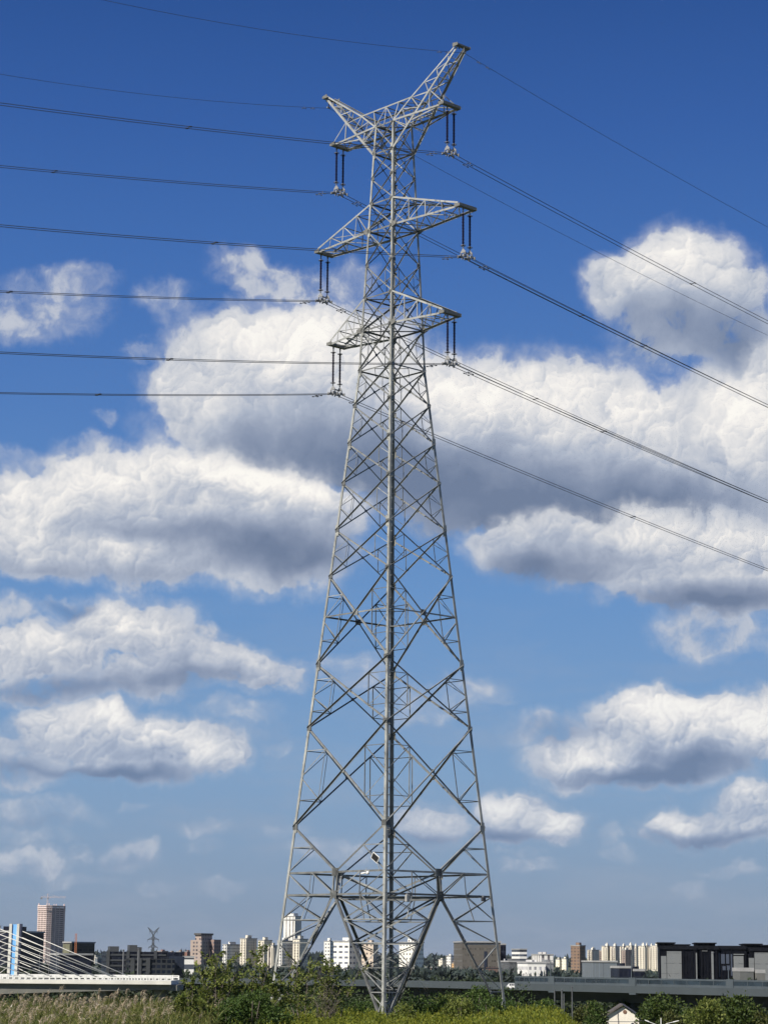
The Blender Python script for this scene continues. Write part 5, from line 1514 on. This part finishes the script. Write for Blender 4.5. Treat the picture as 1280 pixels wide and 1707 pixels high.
sapling('sapling', 'leafy sapling inside the left tower foot', 'young tree', 512, 1578, 133, 92, 25, 7, 22, .19, .08, GS)
sapling('sapling', 'sapling with dark clustered leaves before the broad white slab', 'young tree', 568, 1580, 136, 92, 26, 8, 24, .19, .1, GS)
sapling('dry_shrub', 'nearly bare grey twiggy shrub between left foot and near leg', 'shrub', 548, 1630, 131, 90, 27, 10, 6, .10, .8)
sapling('dry_shrub', 'bare reddish twigs behind the dense dark bush', 'shrub', 424, 1628, 124, 26, 28, 5, 3, .10, .9)
sapling('dry_shrub', 'thin dry stalks right of the near leg', 'shrub', 716, 1640, 158, 70, 29, 6, 4, .10, .8)

# trees on the lower ground to the right
def tree(label, px_, ytop, D_, wpx, seed, m=L_TREE, n=5200, group='round trees on the right'):
    x = col_x(px_, D_); g0 = ground_z(x, D_); H = at(px_, ytop, D_).z - g0
    o = thing('tree', label, 'tree', (x, D_, g0), 0, group)
    r = wpx / 2 / FPX * D_
    g_ = random.Random(seed)
    bm = bmesh.new()
    rod(bm, (0, 0, -.1), (.1, 0, H * .35), .22, 8, .16)
    for k in range(7):
        a = g_.uniform(0, 6.28); q = Vector((math.cos(a) * r * .3, math.sin(a) * r * .3, H * .58)); e = Vector((math.cos(a) * r * .7, math.sin(a) * r * .7, H * g_.uniform(.6, .88)))
        rod(bm, (.1, 0, H * .33), q, .10, 6, .07); rod(bm, q, e, .07, 5, .03)
    link('trunk', bm, BARK, o)
    p, d = crown_pts(n, (0, 0, H * .60), (r * 1.08, r, H * .42), 26, .68, seed)
    quads('crown', leaves(p, .42 * (.6 + .8 * RNG.random(n)), .26 * (.6 + .8 * RNG.random(n)), dirs=d * .7 + RNG.normal(size=(n, 3)) * .7 + np.array([0, 0, .3])), m, None, o)
    return o
L_TREE2 = leafmat('olive_leaf', [(.075, .085, .02), (.05, .065, .016), (.10, .10, .03), (.035, .05, .012)], .25)
tree('large round tree behind the cottage roof', 1098, 1657, 330, 76, 41, n=7000)
tree('smaller dark tree between the two large round ones', 1146, 1675, 318, 44, 42, n=3600)
tree('bright green round tree in front of the viaduct', 1172, 1666, 312, 60, 43, L_SHRUB, 5600)
tree('largest dark round tree close to the right frame edge', 1222, 1660, 322, 78, 44, n=7000)
tree('olive brown tree cut by the right frame edge', 1276, 1674, 318, 52, 45, L_TREE2, 4200)
tree('dark tree left of the cottage', 988, 1662, 345, 44, 46, n=4200)
tree('low tree touching the annexe of the cottage', 968, 1676, 335, 44, 47, L_TREE2, 3200)
tree('tree hidden behind the double armed lamp', 1112, 1684, 300, 40, 48, L_TREE2, 3000)
tree('round tree in shade behind the cottage ridge', 1040, 1664, 412, 52, 49, n=3600)

# woods and tree rows far behind
def woods(rows, m, seed):
    F = []; g_ = np.random.default_rng(seed)
    for (D0, D1, p0, p1, y0, y1, cnt, wid, n_, L) in rows:
        for k in range(cnt):
            D_ = g_.uniform(D0, D1); px_ = g_.uniform(p0, p1); yt = g_.uniform(y0, y1) + (px_ - 640) * .0079
            x = col_x(px_, D_); H = at(640, yt, D_).z - GZ
            r = wid * g_.uniform(.6, 1.3)
            F.append(bush_faces(n_, (x, D_, GZ + H * .52), (r, r, H * .54), L, int(g_.integers(1e6)), 6))
    return F
F = woods([(500, 560, -80, 60, 1622, 1629, 25, 5, 150, 1.1), (470, 560, -80, 300, 1629, 1636, 70, 5, 150, 1.1), (520, 600, 310, 900, 1624, 1631, 130, 5, 150, 1.1), (440, 520, 860, 1330, 1621, 1629, 60, 4.5, 150, 1.0)], L_FAR, 5)
tag(quads('woods', np.concatenate(F), L_FAR), kind='stuff')
F = woods([(1300, 1500, -60, 1340, 1614, 1622, 190, 16, 90, 4), (4200, 6000, -60, 1340, 1595.5, 1600, 150, 60, 70, 14)], L_FAR, 6)
tag(quads('distant_woods', np.concatenate(F), leafmat('distant_leaf', [(.03, .045, .04), (.04, .055, .048), (.026, .038, .038)], .1)), kind='stuff')

# ------------------------------------------------------------------ thin haze over the city
hm = bpy.data.materials.new('haze_air'); hm.use_nodes = True
hm.node_tree.nodes.clear()
hv = hm.node_tree.nodes.new('ShaderNodeVolumePrincipled'); ho = hm.node_tree.nodes.new('ShaderNodeOutputMaterial')
hv.inputs['Color'].default_value = (.86, .91, 1.0, 1); hv.inputs['Density'].default_value = 1.2e-5; hv.inputs['Anisotropy'].default_value = .2
hm.node_tree.links.new(hv.outputs[0], ho.inputs['Volume'])
bm = bmesh.new(); box(bm, (0, 14800, 39.5), (64000, 30800, 101)); 
tag(link('haze', bm, hm), kind='stuff')
